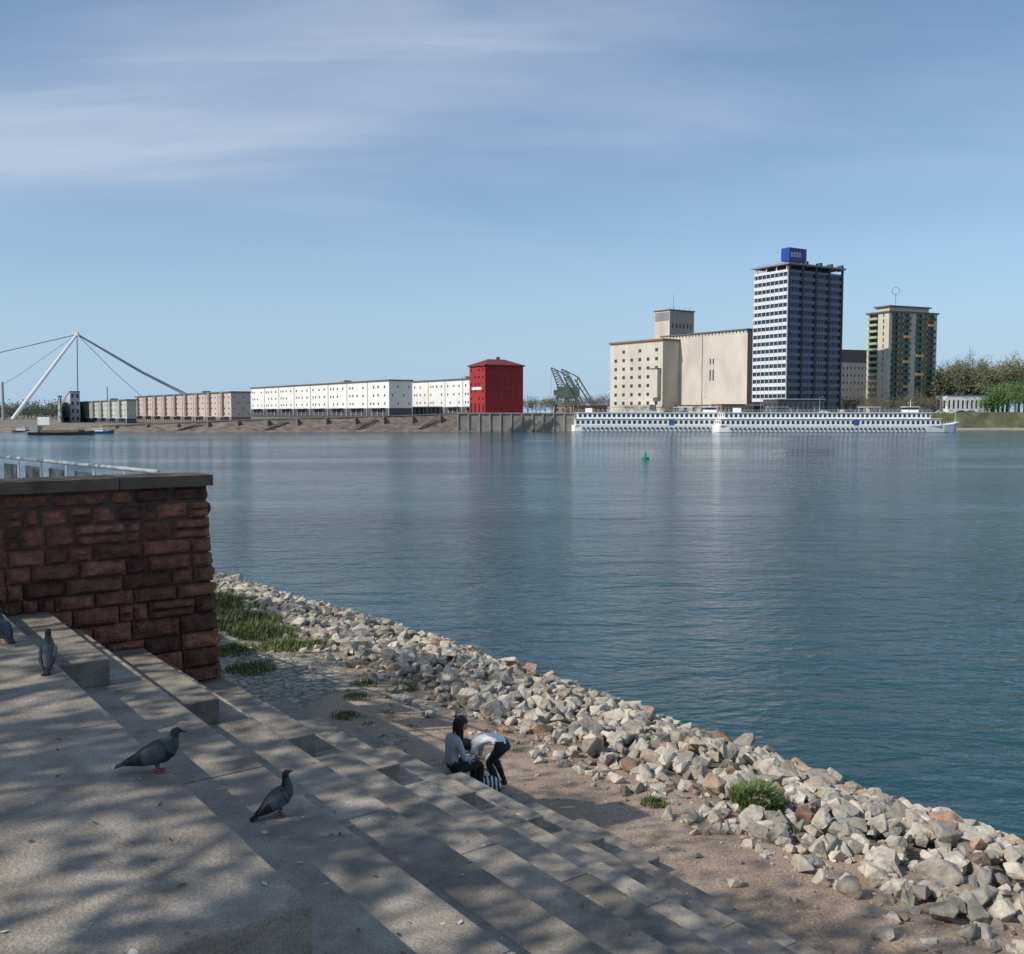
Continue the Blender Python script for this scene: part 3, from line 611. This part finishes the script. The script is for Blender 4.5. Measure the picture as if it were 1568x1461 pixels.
# harbour cranes
steel=M('crane_steel',(.10,.12,.10),.6,.3,1)
def crane(X,Y,z,flip):
    mb=MB(); P=lambda x,y,zz:Vector((X+x*flip,Y+y,z+zz))
    for x in(-3,3):
        for y in(-3,3): mb.cyl(P(x,y,0),P(x*.6,y*.6,7),.4,.35,6)
        mb.cyl(P(x,-3,3.5),P(x,3,3.5),.2,.2,5)
    mb.cbox(P(0,0,7.3),5,5,.9); mb.cbox(P(.6,0,9.8),5.2,3.8,4.2); mb.cbox(P(-2.6,0,9.2),1.6,2,2.4)
    for y in(-1,1):
        a=P(-1,y,10); t=P(-4.6,y*.3,20); a2=P(1.8,y,11.5); t2=P(-2.2,y*.3,19)
        mb.cyl(a,t,.3,.22,5); mb.cyl(a2,t2,.3,.22,5)
        for k in range(8): mb.cyl(a.lerp(t,k/8),a2.lerp(t2,(k+.5)/8),.16,.16,4); mb.cyl(a.lerp(t,(k+1)/8),a2.lerp(t2,(k+.5)/8),.16,.16,4)
        mb.cyl(t,t2,.25,.25,5); mb.cyl(t2,P(2.4,y*.3,16.5),.22,.22,5); mb.cyl(P(2.4,y*.3,16.5),P(9.5,y*.3,4.5),.35,.25,5); mb.cyl(a2,P(2.4,y*.3,16.5),.22,.22,5)
        mb.cyl(P(1.0,y*.3,15.5),P(8,y*.3,4.0),.28,.2,5)
        for k in range(7): mb.cyl(P(2.4,y*.3,16.5).lerp(P(9.5,y*.3,4.5),k/7),P(1.0,y*.3,15.5).lerp(P(8,y*.3,4),(k+.5)/7),.13,.13,4)
    mb.cyl(P(-4.6,0,20),P(-4.6,0,9),.08,.08,4)
    mb.build('harbor_crane',[steel])
p=at_y(860,621,425); crane(p.x,425,6.9,1); p=at_y(876,621,440); crane(p.x,440,6.9,1.05)
def lowb(name,uc,Yc,ang,ul,ur,vt,z0,mats,nR=4,nL=3,fl=1):
    mb=MB(); B=Blk(uc,Yc,ang,ul,ur,vt,z0); B.shell(mb,0,1,(cols(nL,B.wL,.4),rows(fl,.4,(B.h-.6)/fl,.25,.75)),(cols(nR,B.wR,.5),rows(fl,.4,(B.h-.6)/fl,.25,.75)),mr=2,over=.3); mb.build(name,mats); return B
bm_=[M('brown_hut',(.24,.16,.12)),glass,roofd]
lowb('quay_shed',875,470,15,850,930,622,6.9,bm_,8,3); lowb('quay_shed',1105,430,10,1090,1140,606+14,6.9,bm_,6,2)
lowb('low_pavilion_building',1450,520,8,1432,1512,606,7.0,[white,glass,roofd],9,2); lowb('low_pavilion_building',1190,440,12,1168,1262,612,7,[dgrey,glass,mgrey],9,3)
lowb('low_pavilion_building',1290,540,8,1284,1432,613,7.0,[M('dark_hut',(.14,.12,.11)),glass,roofd],12,2)
lowb('harbor_office_building',92,520,25,62,95,607,1.6,[mgrey,glass,roofd],1,4,3); lowb('harbor_office_building',108,560,25,90,123,600,1.6,[M('pale_clad',(.42,.43,.44)),glass,roofd],2,3,4)
mb=MB(); p=at_y(67,652,395)
for x in(-1.6,1.6): mb.cyl(p+Vector((x,0,-1.5)),p+Vector((x,0,1)),.12,.12,6,1)
mb.box(p+Vector((-2.4,-.15,.3)),(4.8,0,0),(0,.3,0),(0,0,3.2),0); mb.build('waterway_sign_board',[white,mgrey])
for (u,vt,Y) in ((5,585,700),(165,592,600)):
    mb=MB(); p=at_y(u,632,Y); q=at_y(u,vt,Y); mb.cyl(Vector((p.x,Y,0)),Vector((p.x,Y,q.z)),1.2 if u==5 else .5,.8 if u==5 else .35,10); mb.build('industrial_chimney',[mgrey])
# cable bridge
mb=MB(); Yb=800; ap=at_y(118,512,Yb)
lb=at_y(18,630,Yb-60); lb.z=2; rb=at_y(119,630,Yb+60); rb.z=2
mb.cyl(lb,ap,1.5,1.0,8,0); mb.cyl(rb,ap,.55,.4,8,2)
mb.cbox(ap,2.6,2.6,3.5,0)
dk1=at_y(-140,628,Yb-80); dk2=at_y(105,628,Yb+40)
d=(dk2-dk1); mb.box(dk1-Vector((0,9,2)),d,(0,18,0),(0,0,2.2),1)
for (u,vv,Y,r) in ((295,608,Yb+260,1.0),(225,614,Yb+160,.3),(285,606,Yb+240,.8),(-250,590,Yb-40,.6),(-60,628,Yb-60,.3)):
    q=at_y(u,vv,Y); m_=ap.lerp(q,.5)-UP*(2.0); mb.cyl(ap,m_,r*.8,r*.8,6,2); mb.cyl(m_,q,r*.8,r*.8,6,2)
mb.build('cable_stayed_bridge',[white,M('bridge_deck_green',(.16,.24,.22)),M('cable_grey',(.34,.37,.42),.6)])
# ---------------------------------------------------------------- far vegetation
olive=M('leaf_olive',(.125,.135,.055),.8,.3,.3); olive2=M('leaf_spring',(.13,.18,.05),.8,.3,.3); brn=M('twig_brown',(.15,.12,.085),.9,.3,.3); grn=M('leaf_green',(.07,.15,.03),.7,.3,.3); gdk=M('leaf_dark',(.07,.10,.06),.8,.3,.3)
tm=[M('bark_pale',(.15,.13,.10),.9,.3,3),olive,olive2,brn,grn,gdk]
def ftree(mb,u,Y,h,lm,nl,ls,z=6.9,sp=.7):
    p=at_y(u,632,Y); p.z=z; tree(mb,p,h,h*.4,nl,ls,3,h*.018,lm,seg=4,spread=sp,first=.2,leafball=.55)
mb=MB()
for i in range(30): ftree(mb,1425+i*6+R.uniform(-4,4),530+R.uniform(0,60),R.uniform(28,38),(1,1,2,2,3),1900,.75,7)
for i in range(24): ftree(mb,805+i*6+R.uniform(-3,3),600+R.uniform(0,80),R.uniform(11,17),(3,3,1),300,.6,6.5)
for i in range(14): ftree(mb,1285+i*12,500+R.uniform(-8,8),R.uniform(6,12),(3,3,3,1),200,.5,7)
for i in range(30): ftree(mb,-40+i*5.5,900+R.uniform(-60,60),R.uniform(12,20),(1,3,5),200,1.4,1)
for i in range(16): ftree(mb,960+i*13,500,R.uniform(3,6),(3,1),80,.45,7)
mb.build('distant_trees',tm)
for (u,Y,h,sc) in ((1523,452,14,(4,2)),(1545,450,17,(4,4,2)),(1568,450,19,(4,)),(1335,455,10,(3,3,1)),(1325,470,22,(3,)),(1400,455,13,(1,3)),(1512,455,9,(4,))):
    mb=MB(); p=at_y(u,632,Y); p.z=7; tree(mb,p,h,h*.4,3000 if 4 in sc else 350,.55 if 4 in sc else .4,3 if 4 in sc else 4,.25,sc,seg=5,spread=.8,first=.15,leafball=.8); mb.build('riverside_tree',tm)
carms=[M('car_white',(.7,.7,.7),.3,.02),M('car_dark',(.04,.045,.05),.3,.02),M('car_blue',(.06,.10,.2),.3,.02),M('car_silver',(.4,.41,.42),.3,.02)]
tyre=M('tyre',(.02,.02,.02))
def car(u,Y,z,ci):
    mb=MB(); p=at_y(u,632,Y); p.z=z
    prof=[(-2.1,.35),(-2.1,.85),(-1.9,.95),(-1.3,1.0),(-.8,1.42),(.7,1.42),(1.35,.98),(2.0,.85),(2.15,.6),(2.15,.35)]
    r1=[p+Vector((x,-.85,zz)) for x,zz in prof]; r2=[p+Vector((x,.85,zz)) for x,zz in prof]
    mb.loft([r1,r2],0)
    mb.poly([p+Vector(q) for q in((-1.1,-.86,1.02),(1.15,-.86,1.02),(.6,-.86,1.36),(-.75,-.86,1.36))],1)
    for x in(-1.35,1.35): mb.cyl(p+Vector((x,-.9,.33)),p+Vector((x,-.6,.33)),.33,.33,12,2); mb.cyl(p+Vector((x,.6,.33)),p+Vector((x,.9,.33)),.33,.33,12,2)
    mb.build('parked_car',[carms[ci],glass,tyre])
for i,u in enumerate((1000,1022,1047,1083,1262,1300,1312,1440,1455,1472,1486,1500)): car(u,440 if u>1250 else 432,7.1,i%4)
for u in (700,820,960,1075,1165,1255,1440):
    mb=MB(); p=at_y(u,632,412); p.z=ztp(p.x)-.1; mb.cyl(p,p+UP*7,.12,.07,6); mb.cyl(p+UP*7,p+UP*7.2+Vector((1.1,0,0)),.06,.05,5); mb.cbox(p+UP*7.2+Vector((1.4,0,0)),.8,.3,.15); mb.build('street_lamp',[mgrey])
# ---------------------------------------------------------------- ships
shipw=M('ship_white_paint',(.82,.82,.81),.4,.03,.2); blue=M('ship_blue',(.03,.10,.28),.5); hullb=M('ship_boot_top',(.05,.08,.14),.5)
def ship(u1,u2,Y,bow,nwin,name,dh=8.0):
    a=at_y(u1,632,Y).x; b_=at_y(u2,632,Y).x; L=b_-a; mb=MB(); W=11.4
    X=lambda f:(a+L*f if bow>0 else b_-L*f)
    st=[(0,.55,2.7,.02),(.012,.9,2.6,0),(.05,1,2.5,0),(.85,1,2.5,0),(.92,.9,2.8,0),(.965,.62,3.3,.004),(1.0,.06,4.0,.0)]
    rings=[]
    for f,wf,zt,_ in st:
        fl=f if f<.99 else f-.018
        hw=W/2*wf
        rings.append([Vector((X(fl),Y+W/2-hw*.9,-.8)),Vector((X(fl),Y+W/2+hw*.9,-.8)),Vector((X(f),Y+W/2+hw,zt)),Vector((X(f),Y+W/2-hw,zt))])
    mb.loft(rings,0)
    rings=[[p+Vector((0,-.03 if k in(0,3) else .03,0)) for k,p in enumerate(r)] for r in rings]
    for r0,r1 in zip(rings,rings[1:]):
        lo=lambda r,z:r[0].lerp(r[3],(z+.8)/(r[3].z+.8))
        mb.poly([lo(r0,-.5),lo(r1,-.5),lo(r1,.12),lo(r0,.12)],2)
    x0=min(X(.05),X(.84)); x1=max(X(.05),X(.84))
    n=nwin
    for i in range(n):
        x=x0+(x1-x0)*(i+.25)/n; mb.box((x,Y-.06,1.0),((x1-x0)/n*.5,0,0),(0,.05,0),(0,0,.75),3)
    for (f0,f1,z0,z1,ins,nn) in ((.015,.90,2.5,5.1,.0,n),(.03,.86,5.1,7.5,.25,n)):
        xa_=min(X(f0),X(f1)); xb_=max(X(f0),X(f1)); Wd=xb_-xa_
        facade(mb,Vector((xa_,Y+ins+.02,z0)),Vector((1,0,0)),Wd,z1-z0,cols(nn,Wd,.6),[(.6,1.9)],0,3,.12)
        facade(mb,Vector((xb_,Y+ins+.02,z0)),Vector((0,1,0)),W-2*ins-.04,z1-z0,cols(3,W-2*ins,.6),[(.8,1.9)],0,3,.12)
        facade(mb,Vector((xa_,Y+W-ins-.02,z0)),Vector((0,-1,0)),W-2*ins-.04,z1-z0,cols(3,W-2*ins,.6),[(.8,1.9)],0,3,.12)
        mb.box((xa_-.4,Y+ins-.35,z1+.003),(Wd+.8,0,0),(0,W-2*ins+.7,0),(0,0,.18),0)
    xa_=min(X(.03),X(.86)); xb_=max(X(.03),X(.86)); k=int((xb_-xa_)/1.6)
    for i in range(k+1): mb.cyl((xa_+(xb_-xa_)*i/k,Y+.1,7.7),(xa_+(xb_-xa_)*i/k,Y+.1,8.7),.03,.03,4,0)
    for zz in(8.2,8.7): mb.cyl((xa_,Y+.1,zz),(xb_,Y+.1,zz),.03,.03,4,0)
    xr0=min(X(.90),X(.985)); xr1=max(X(.90),X(.985))
    for i in range(8): mb.cyl((xr0+(xr1-xr0)*i/7,Y+2+i*.3*(1 if bow>0 else 0),3),(xr0+(xr1-xr0)*i/7,Y+2+i*.3*(1 if bow>0 else 0),4.3),.04,.04,4,0)
    wx=X(.80); mb.box((wx-2.2,Y+3,7.7),(4.4,0,0),(0,5.4,0),(0,0,.9),0); mb.box((wx-2.1,Y+3.1,8.6),(4.2,0,0),(0,5.2,0),(0,0,1.0),3); mb.box((wx-2.6,Y+2.6,9.6),(5.2,0,0),(0,6.2,0),(0,0,.2),0)
    mb.cyl((wx,Y+5.5,9.8),(wx,Y+5.5,12.6),.1,.05,5,0); mb.cyl((wx-1.2,Y+5.5,11.2),(wx+1.2,Y+5.5,11.2),.05,.05,4,0)
    mb.cyl((X(.985),Y+W/2,3.8),(X(.985),Y+W/2,7.5),.08,.04,5,0); mb.cyl((X(.01),Y+W/2,7.6),(X(.01),Y+W/2,10.5),.07,.04,5,0)
    for fx,wd,mt_ in ((.22,8,4),(.42,7,1),(.6,6,0),(.3,3,1)):
        x=X(fx)
        for ax in(0,wd):
            for ay in(2.5,8.5): mb.cyl((x+ax,Y+ay,7.7),(x+ax,Y+ay,9.6),.05,.05,4,0)
        mb.box((x-.3,Y+2.2,9.6),(wd+.6,0,0),(0,6.6,0),(0,0,.15),mt_)
    mb.box((X(.08),Y+4,7.7),(2.5,0,0),(0,3,0),(0,0,1.6),0); mb.box((X(.5),Y+1,7.7),(1.5,0,0),(0,1.2,0),(0,0,.9),4)
    mb.box((X(.55),Y-.1,2.7),(2.0,0,0),(0,.08,0),(0,0,2.0),1)
    mb.build(name,[shipw,blue,hullb,glass,M('canvas_beige',(.45,.42,.36))])
ship(877,1145,386.2,1,30,'river_cruise_ship'); ship(1098,1479,374,1,44,'river_cruise_ship')
def boat(u1,u2,v0,mats,cab=True,name='motorboat'):
    p=at_z(u1,v0,0); Y=p.y; q=at_y(u2,v0,Y); L=q.x-p.x; mb=MB(); W=L*.28 if cab else 7; rs=[]; hz_=L if cab else L*.45
    for f,wf,z in((0,.8,.09),(.5,1,.08),(.8,.75,.1),(1,.08,.15)):
        rs.append([Vector((p.x+L*f,Y+W/2-W/2*wf*.7,-.3)),Vector((p.x+L*f,Y+W/2+W/2*wf*.7,-.3)),Vector((p.x+L*f,Y+W/2+W/2*wf,hz_*z)),Vector((p.x+L*f,Y+W/2-W/2*wf,hz_*z))])
    mb.loft(rs,0)
    if cab:
        z=L*.085
        facade(mb,Vector((p.x+L*.2,Y+W*.15,z)),Vector((1,0,0)),L*.42,L*.10,cols(4,L*.42,.7),[(L*.035,L*.08)],1,2,.05)
        mb.box((p.x+L*.21,Y+W*.16,z),(L*.40,0,0),(0,W*.65,0),(0,0,L*.095),1); mb.box((p.x+L*.18,Y+W*.1,z+L*.1),(L*.46,0,0),(0,W*.8,0),(0,0,.15),1)
        mb.cyl((p.x+L*.5,Y+W/2,z+L*.1),(p.x+L*.5,Y+W/2,z+L*.25),.06,.04,4,1)
    else:
        mb.box((p.x+L*.02,Y+W*.25,.5),(L*.12,0,0),(0,W*.5,0),(0,0,2.6),1); mb.box((p.x+L*.2,Y+W*.15,.5),(L*.6,0,0),(0,W*.7,0),(0,0,1.1),2)
    mb.build(name,mats)
boat(133,172,664,[blue,white,glass]); boat(200,228,662,[dgrey,mgrey,glass]); boat(18,50,662,[dgrey,white,glass]); boat(40,138,666,[M('barge_black',(.09,.08,.08)),mgrey,brn],False,'river_barge')
# buoy
p=at_z(988,703,0); mb=MB()
def rg(c,r,n=14): return [c+Vector((math.cos(k*6.2832/n)*r,math.sin(k*6.2832/n)*r,0)) for k in range(n)]
mb.loft([rg(p+UP*z,r) for z,r in((-.2,.4),(.0,.62),(.22,.62),(.32,.45),(.42,.26),(1.15,.12),(1.45,.03))])
mb.cyl(p+UP*1.4,p+UP*1.75,.03,.03,6)
mb.build('navigation_buoy',[M('buoy_green',(.01,.22,.12),.4)],smooth=False)
# ---------------------------------------------------------------- pigeons
pmats=[M('pigeon_body',(.060,.064,.074),.65,.3,30),M('pigeon_wing',(.115,.12,.135),.65,.3,40),M('pigeon_dark',(.020,.021,.026),.6,.3,30),M('pigeon_leg',(.30,.08,.06),.6),M('pigeon_neck',(.03,.05,.048),.4,.4,60)]
def pigeon(pos,ang,pitch=0,sc=1,dark=False,neck=0,crouch=.018):
    mb=MB(); fw=Vector((math.cos(ang),math.sin(ang),0)); sd=UP.cross(fw)
    def T(x,y,z,body=True):
        if body:
            dx,dz=x,z-.12; c,s_=math.cos(pitch),math.sin(pitch); x,z=dx*c-dz*s_,.12+dx*s_+dz*c
            z-=crouch
        return Vector(pos)+(fw*x+sd*y+UP*z)*sc
    S=[(-.185,.098,.030,.004,2),(-.12,.108,.030,.010,2),(-.085,.115,.034,.024,0),(-.05,.12,.046,.042,0),(-.01,.124,.056,.054,0),(.035,.13,.057,.058,0),(.068,.145,.047,.052,0),(.088,.172+neck*.3,.033,.036,4),(.096,.20+neck*.7,.025,.026,4),(.102,.222+neck,.020,.021,4),(.110,.240+neck,.0215,.0215,2),(.124,.244+neck,.018,.018,2),(.136,.240+neck,.009,.009,2),(.143,.236+neck,.005,.005,2),(.158,.230+neck,.002,.002,2)]
    rings=[]
    for i,(x,z,w_,h_,m_) in enumerate(S):
        a=S[max(0,i-1)];c=S[min(len(S)-1,i+1)]; tx,tz=c[0]-a[0],c[1]-a[1]; l=math.hypot(tx,tz); nx,nz_=-tz/l,tx/l
        rings.append([T(x+nx*h_*math.sin(k*math.pi/6),w_*math.cos(k*math.pi/6),z+nz_*h_*math.sin(k*math.pi/6)) for k in range(12)])
    for i in range(len(rings)-1): mb.loft(rings[i:i+2],(2 if dark and S[i+1][4]==0 else S[i+1][4]),cap=i in(0,len(rings)-2))
    for y in(-1,1):
        wr=[]
        for (x,z,w_,h_) in((.062,.138,.006,.02),(.04,.136,.012,.042),(0,.13,.013,.046),(-.05,.122,.011,.036),(-.10,.113,.008,.02),(-.15,.107,.004,.008)):
            yo=y*(.047 if x>-.03 else .047+(x+.03)*.28)
            wr.append([T(x,yo+w_*math.cos(k*math.pi/5),z+h_*math.sin(k*math.pi/5)) for k in range(10)])
        for i in range(5): mb.loft(wr[i:i+2],(0 if dark else 1) if i not in(3,4) else 2,cap=i in(0,4))
        h0=T(.005,y*.022,.085); ft=T(.012,y*.024,.006,False)
        mb.cyl(h0,h0.lerp(ft,.5),.012,.005,6,0); mb.cyl(h0.lerp(ft,.5),ft,.0045,.004,6,3)
        for a in(-.5,0,.5,3.14): mb.cyl(ft,ft+(fw*math.cos(a)+sd*math.sin(a))*.03*sc-UP*.003,.0035,.002,5,3)
        mb.ell(T(.120,y*.0175,.246+neck),.004,.003,.004,3,nu=6,nv=4)
    mb.build('pigeon',pmats,smooth=True)
z1=H-1.88
pigeon(at_z(238,1182,z1+.003),.15,.16,1.1,True,-.032,.034); pigeon(at_z(425,1249,NZ[1]+.003),.45,.42,1.0,False,.0,.026); pigeon(at_z(74,1026,z1+.003),1.9,.45,1.05,False); pigeon(at_z(6,985,z1+.003),2.4,.3,1.05)
# ---------------------------------------------------------------- people
skin=M('skin',(.50,.30,.21),.55,.05,5); hair=M('dark_hair',(.018,.013,.011),.45,.3,60,stretch=(1,1,.2)); blk=M('black_cloth',(.018,.018,.022),.85,.2,20,bump=.3,bscale=40)
greytop=M('grey_top',(.42,.43,.46),.85,.12,12,bump=.4,bscale=30); whitetop=M('white_shirt',(.78,.78,.80),.85,.05,12,bump=.4,bscale=25); lip=M('lips',(.35,.10,.09),.5); eyew=M('eye_white',(.7,.7,.7),.3); shoe=M('shoe',(.05,.045,.045),.6)
def skinned(name,parent,pts,edges,rad,root,mats,emat,T,sub=2):
    keys=list(pts); idx={k:i for i,k in enumerate(keys)}
    me=bpy.data.meshes.new(name); me.from_pydata([tuple(T(pts[k])) for k in keys],[(idx[a],idx[b_]) for a,b_ in edges],[])
    o=bpy.data.objects.new(name,me); scene.collection.objects.link(o)
    o.modifiers.new('Skin','SKIN')
    sv_=me.skin_vertices[0].data
    for k in keys:
        r=rad[k]; sv_[idx[k]].radius=(r,r) if not isinstance(r,tuple) else r; sv_[idx[k]].use_root=(k==root)
    sb=o.modifiers.new('S','SUBSURF'); sb.levels=sub; sb.render_levels=sub
    dg=bpy.context.evaluated_depsgraph_get(); m2=bpy.data.meshes.new_from_object(o.evaluated_get(dg)); m2.materials.clear()
    for m in mats: m2.materials.append(m)
    P={k:T(pts[k]) for k in keys}
    for f_ in m2.polygons:
        c=f_.center; best=(9,0)
        for (a,b_),mi in zip(edges,emat):
            A,B_=P[a],P[b_]; ab=B_-A; t=max(0,min(1,(c-A).dot(ab)/max(1e-9,ab.length_squared))); d_=(c-(A+ab*t)).length
            if d_<best[0]: best=(d_,mi)
        f_.material_index=best[1]; f_.use_smooth=True
    o.modifiers.clear(); o.data=m2; o.parent=parent; return o
def hand(parent,T,w_,d_,side,pal):
    d_=Vector(d_).normalized(); pal=Vector(pal).normalized(); ac=d_.cross(pal)*side
    w_=Vector(w_); pts={'w':w_,'p':w_+d_*.045}; ed=[('w','p')]; rad={'w':(.022,.018),'p':(.034,.015)}
    for i,(off,L) in enumerate(((-.027,.068),(-.009,.078),(.009,.073),(.026,.058))):
        b0=w_+d_*.082+ac*off; pts[f'k{i}']=b0; rad[f'k{i}']=.0105; ed.append(('p',f'k{i}'))
        p=b0; dd=d_.copy(); pv=f'k{i}'
        for j in range(3):
            dd=(dd+pal*.38).normalized(); p=p+dd*L*(.42,.32,.26)[j]; kk=f'f{i}{j}'; pts[kk]=p; rad[kk]=(.0092,.0085,.0072)[j]; ed.append((pv,kk)); pv=kk
    p=w_+d_*.025-ac*.024; pts['t0']=p; rad['t0']=.012; ed.append(('w','t0')); p=p+(d_*.6-ac*.7).normalized()*.032; pts['t1']=p; rad['t1']=.0105; ed.append(('t0','t1')); p=p+(d_*.9+pal*.4).normalized()*.028; pts['t2']=p; rad['t2']=.0085; ed.append(('t1','t2'))
    skinned('hand',parent,pts,ed,rad,'w',[skin],[0]*len(ed),T,1)
def head(parent,T,c,f_,u_,longhair):
    mb=MB(); f_=Vector(f_).normalized(); u_=Vector(u_).normalized()
    s_=u_.cross(f_).normalized(); u_=f_.cross(s_); O=T(c); B0=T(Vector((0,0,0))); fw=T(f_)-B0; uu=T(u_)-B0; sd=T(s_)-B0
    P=lambda x,y,z:O+fw*x+sd*y+uu*z
    def shp(l):
        l=l.copy()
        if l.z<0: l.y*=1+l.z*.35; l.x*=1+l.z*.12
        if l.z<0 and l.x<0: l.x*=1+l.z*.35
        return l
    mb.ell(O,.094,.073,.113,0,fw,uu,20,14,shp)
    mb.loft([[P(.085+dx,dy*w1,z) for dx,dy in((0,-1),(d1,0),(0,1),(-.02,0))] for z,w1,d1 in((.012,.006,.006),(-.01,.009,.014),(-.03,.014,.024),(-.038,.012,.010))],0)
    for y in(-1,1):
        mb.ell(P(.084,y*.03,.005),.010,.013,.008,2,fw,uu,8,6); mb.ell(P(.0925,y*.03,.005),.004,.006,.006,1,fw,uu,8,6)
        mb.ell(P(-.003,y*.073,-.004),.018,.008,.030,0,fw,uu,8,6); mb.cyl(P(.09,y*.018,.024),P(.083,y*.045,.026),.003,.002,5,1)
    mb.ell(P(.084,0,-.058),.008,.022,.007,3,fw,uu,10,6)
    def hs(l):
        l=l.copy()
        if l.x>.35 and l.z<.42: l*=.80
        if l.z<-.45: l*=.85
        return l
    mb.ell(P(-.008,0,.012),.107,.087,.122,1,fw,uu,20,14,hs)
    mb.build('head',[skin,hair,eyew,lip],smooth=True,parent=parent)
    mb=MB()
    for i in range(70):
        a=math.pi*.42+R.random()*math.pi*1.16
        p=P(math.cos(a)*.088-.008,math.sin(a)*.074,.03+R.uniform(-.03,.05)); g=Vector((0,0,-1)); out_=(p-O); out_.z=0; out_.normalize()
        L=longhair*R.uniform(.75,1.1); q=p; r=.013
        for k in range(6):
            q2=q+g*L/6+out_*(.012 if k<2 else -.003)+Vector((R.gauss(0,.004),R.gauss(0,.004),0)); mb.cyl(q,q2,r,r*.88,5,0,k==5); q=q2; r*=.88
    mb.build('hair',[hair],smooth=True,parent=parent)
def person(name,pos,ang,pts,long_,top,hf,hu,handd,palm,sleeve):
    e=bpy.data.objects.new(name,None); scene.collection.objects.link(e)
    fw=Vector((math.cos(ang),math.sin(ang),0)); sd=UP.cross(fw); pos=Vector(pos)
    T=lambda p:pos+fw*p[0]+sd*p[1]+UP*p[2]
    rad={'pel':(.135,.10),'sp':(.115,.085),'ch':(.135,.095),'nk':.052,'hd':.055}
    ed=[('pel','sp'),('sp','ch'),('ch','nk'),('nk','hd')]; em=[1,1,1,0]
    for q in 'lr':
        rad.update({'sh'+q:.058,'el'+q:.040,'wr'+q:.025,'hp'+q:.095,'kn'+q:.062,'cl'+q:.055,'an'+q:.036,'hl'+q:.038,'to'+q:.028})
        ed+=[('ch','sh'+q),('sh'+q,'el'+q),('el'+q,'wr'+q),('pel','hp'+q),('hp'+q,'kn'+q),('kn'+q,'cl'+q),('cl'+q,'an'+q),('an'+q,'hl'+q),('hl'+q,'to'+q)]
        em+=[1,1,1 if sleeve else 0,2,2,2,2,3,3]
        k,a=Vector(pts['kn'+q]),Vector(pts['an'+q]); pts['cl'+q]=tuple(k.lerp(a,.35)+Vector((-.015,0,0)))
    skinned('body',e,pts,ed,rad,'pel',[skin,top,blk,shoe],em,T)
    head(e,T,Vector(pts['hd'])+Vector(hf)*.02+Vector(hu)*.05,hf,hu,long_)
    for q,sg in(('l',1),('r',-1)): hand(e,T,pts['wr'+q],handd,sg,palm)
def sym(d):
    o={}
    for k,v_ in d.items():
        if k.endswith('*'): o[k[:-1]+'l']=v_; o[k[:-1]+'r']=(v_[0],-v_[1],v_[2])
        else: o[k]=v_
    return o
zs=H-5.06; sp_=at_z(690,1187,zs)
ang=math.atan2(N.y,N.x)
pts=sym({'pel':(0,0,.12),'sp':(.01,0,.28),'ch':(.05,0,.44),'nk':(.09,0,.58),'hd':(.12,0,.66),'sh*':(.055,.155,.505),'el*':(.12,.215,.26),'wr*':(.33,.10,.24),'hp*':(.05,.085,.11),'kn*':(.42,.11,.13),'an*':(.42,.11,-.40),'hl*':(.40,.11,-.47),'to*':(.58,.13,-.50)})
person('seated_woman',sp_,ang-.15,pts,.38,greytop,(.85,-.35,-.3),(.3,-.1,.95),(.9,0,-.2),(0,0,-1),True)
zb=NZ[7]; bp_=at_z(764,1207,zb)
pts=sym({'pel':(-.10,0,.70),'sp':(.07,0,.765),'ch':(.26,0,.735),'nk':(.40,0,.64),'hd':(.46,0,.575),'sh*':(.31,.155,.68),'el*':(.38,.19,.43),'wr*':(.40,.10,.24),'hp*':(-.08,.09,.66),'kn*':(.12,.12,.40),'an*':(-.04,.11,.09),'hl*':(-.08,.11,.04),'to*':(.12,.13,.035)})
person('bending_woman',bp_,math.pi-.35,pts,.16,whitetop,(.45,0,-.89),(.89,0,.4),(.1,0,-1),(1,0,0),False)
# zebra bag
zm=bpy.data.materials.new('zebra_fabric'); zm.use_nodes=True; nt=zm.node_tree; b=nt.nodes['Principled BSDF']; tc=nt.nodes.new('ShaderNodeTexCoord'); wv=nt.nodes.new('ShaderNodeTexWave'); wv.inputs['Scale'].default_value=5; wv.inputs['Distortion'].default_value=5; wv.inputs['Detail'].default_value=1
nt.links.new(tc.outputs['Object'],wv.inputs['Vector']); nt.links.new(ramp(wv.outputs['Fac'],.48,(.02,.02,.02),.54,(.72,.72,.7)),b.inputs['Base Color'])
mb=MB(); c=at_z(742,1213,zb)
rg2=lambda z,a,b_:[c+D*(math.copysign(abs(math.cos(k*math.pi/10))**.6,math.cos(k*math.pi/10))*b_)*-1+Vector((1,0,0))*(math.copysign(abs(math.sin(k*math.pi/10))**.6,math.sin(k*math.pi/10))*a)+UP*z for k in range(20)]
mb.loft([rg2(z,a,b_) for z,a,b_ in((.004,.17,.07),(.03,.21,.10),(.12,.225,.115),(.19,.20,.09),(.23,.16,.045),(.245,.15,.02))])
for o_ in(-.03,.03):
    pr=None
    for k in range(9):
        a=math.pi*k/8; q=c+Vector((math.cos(a)*.09,o_,.235+math.sin(a)*.11))
        if pr is not None: mb.cyl(pr,q,.008,.008,6,1)
        pr=q
mb.build('striped_handbag',[zm,blk],smooth=True)
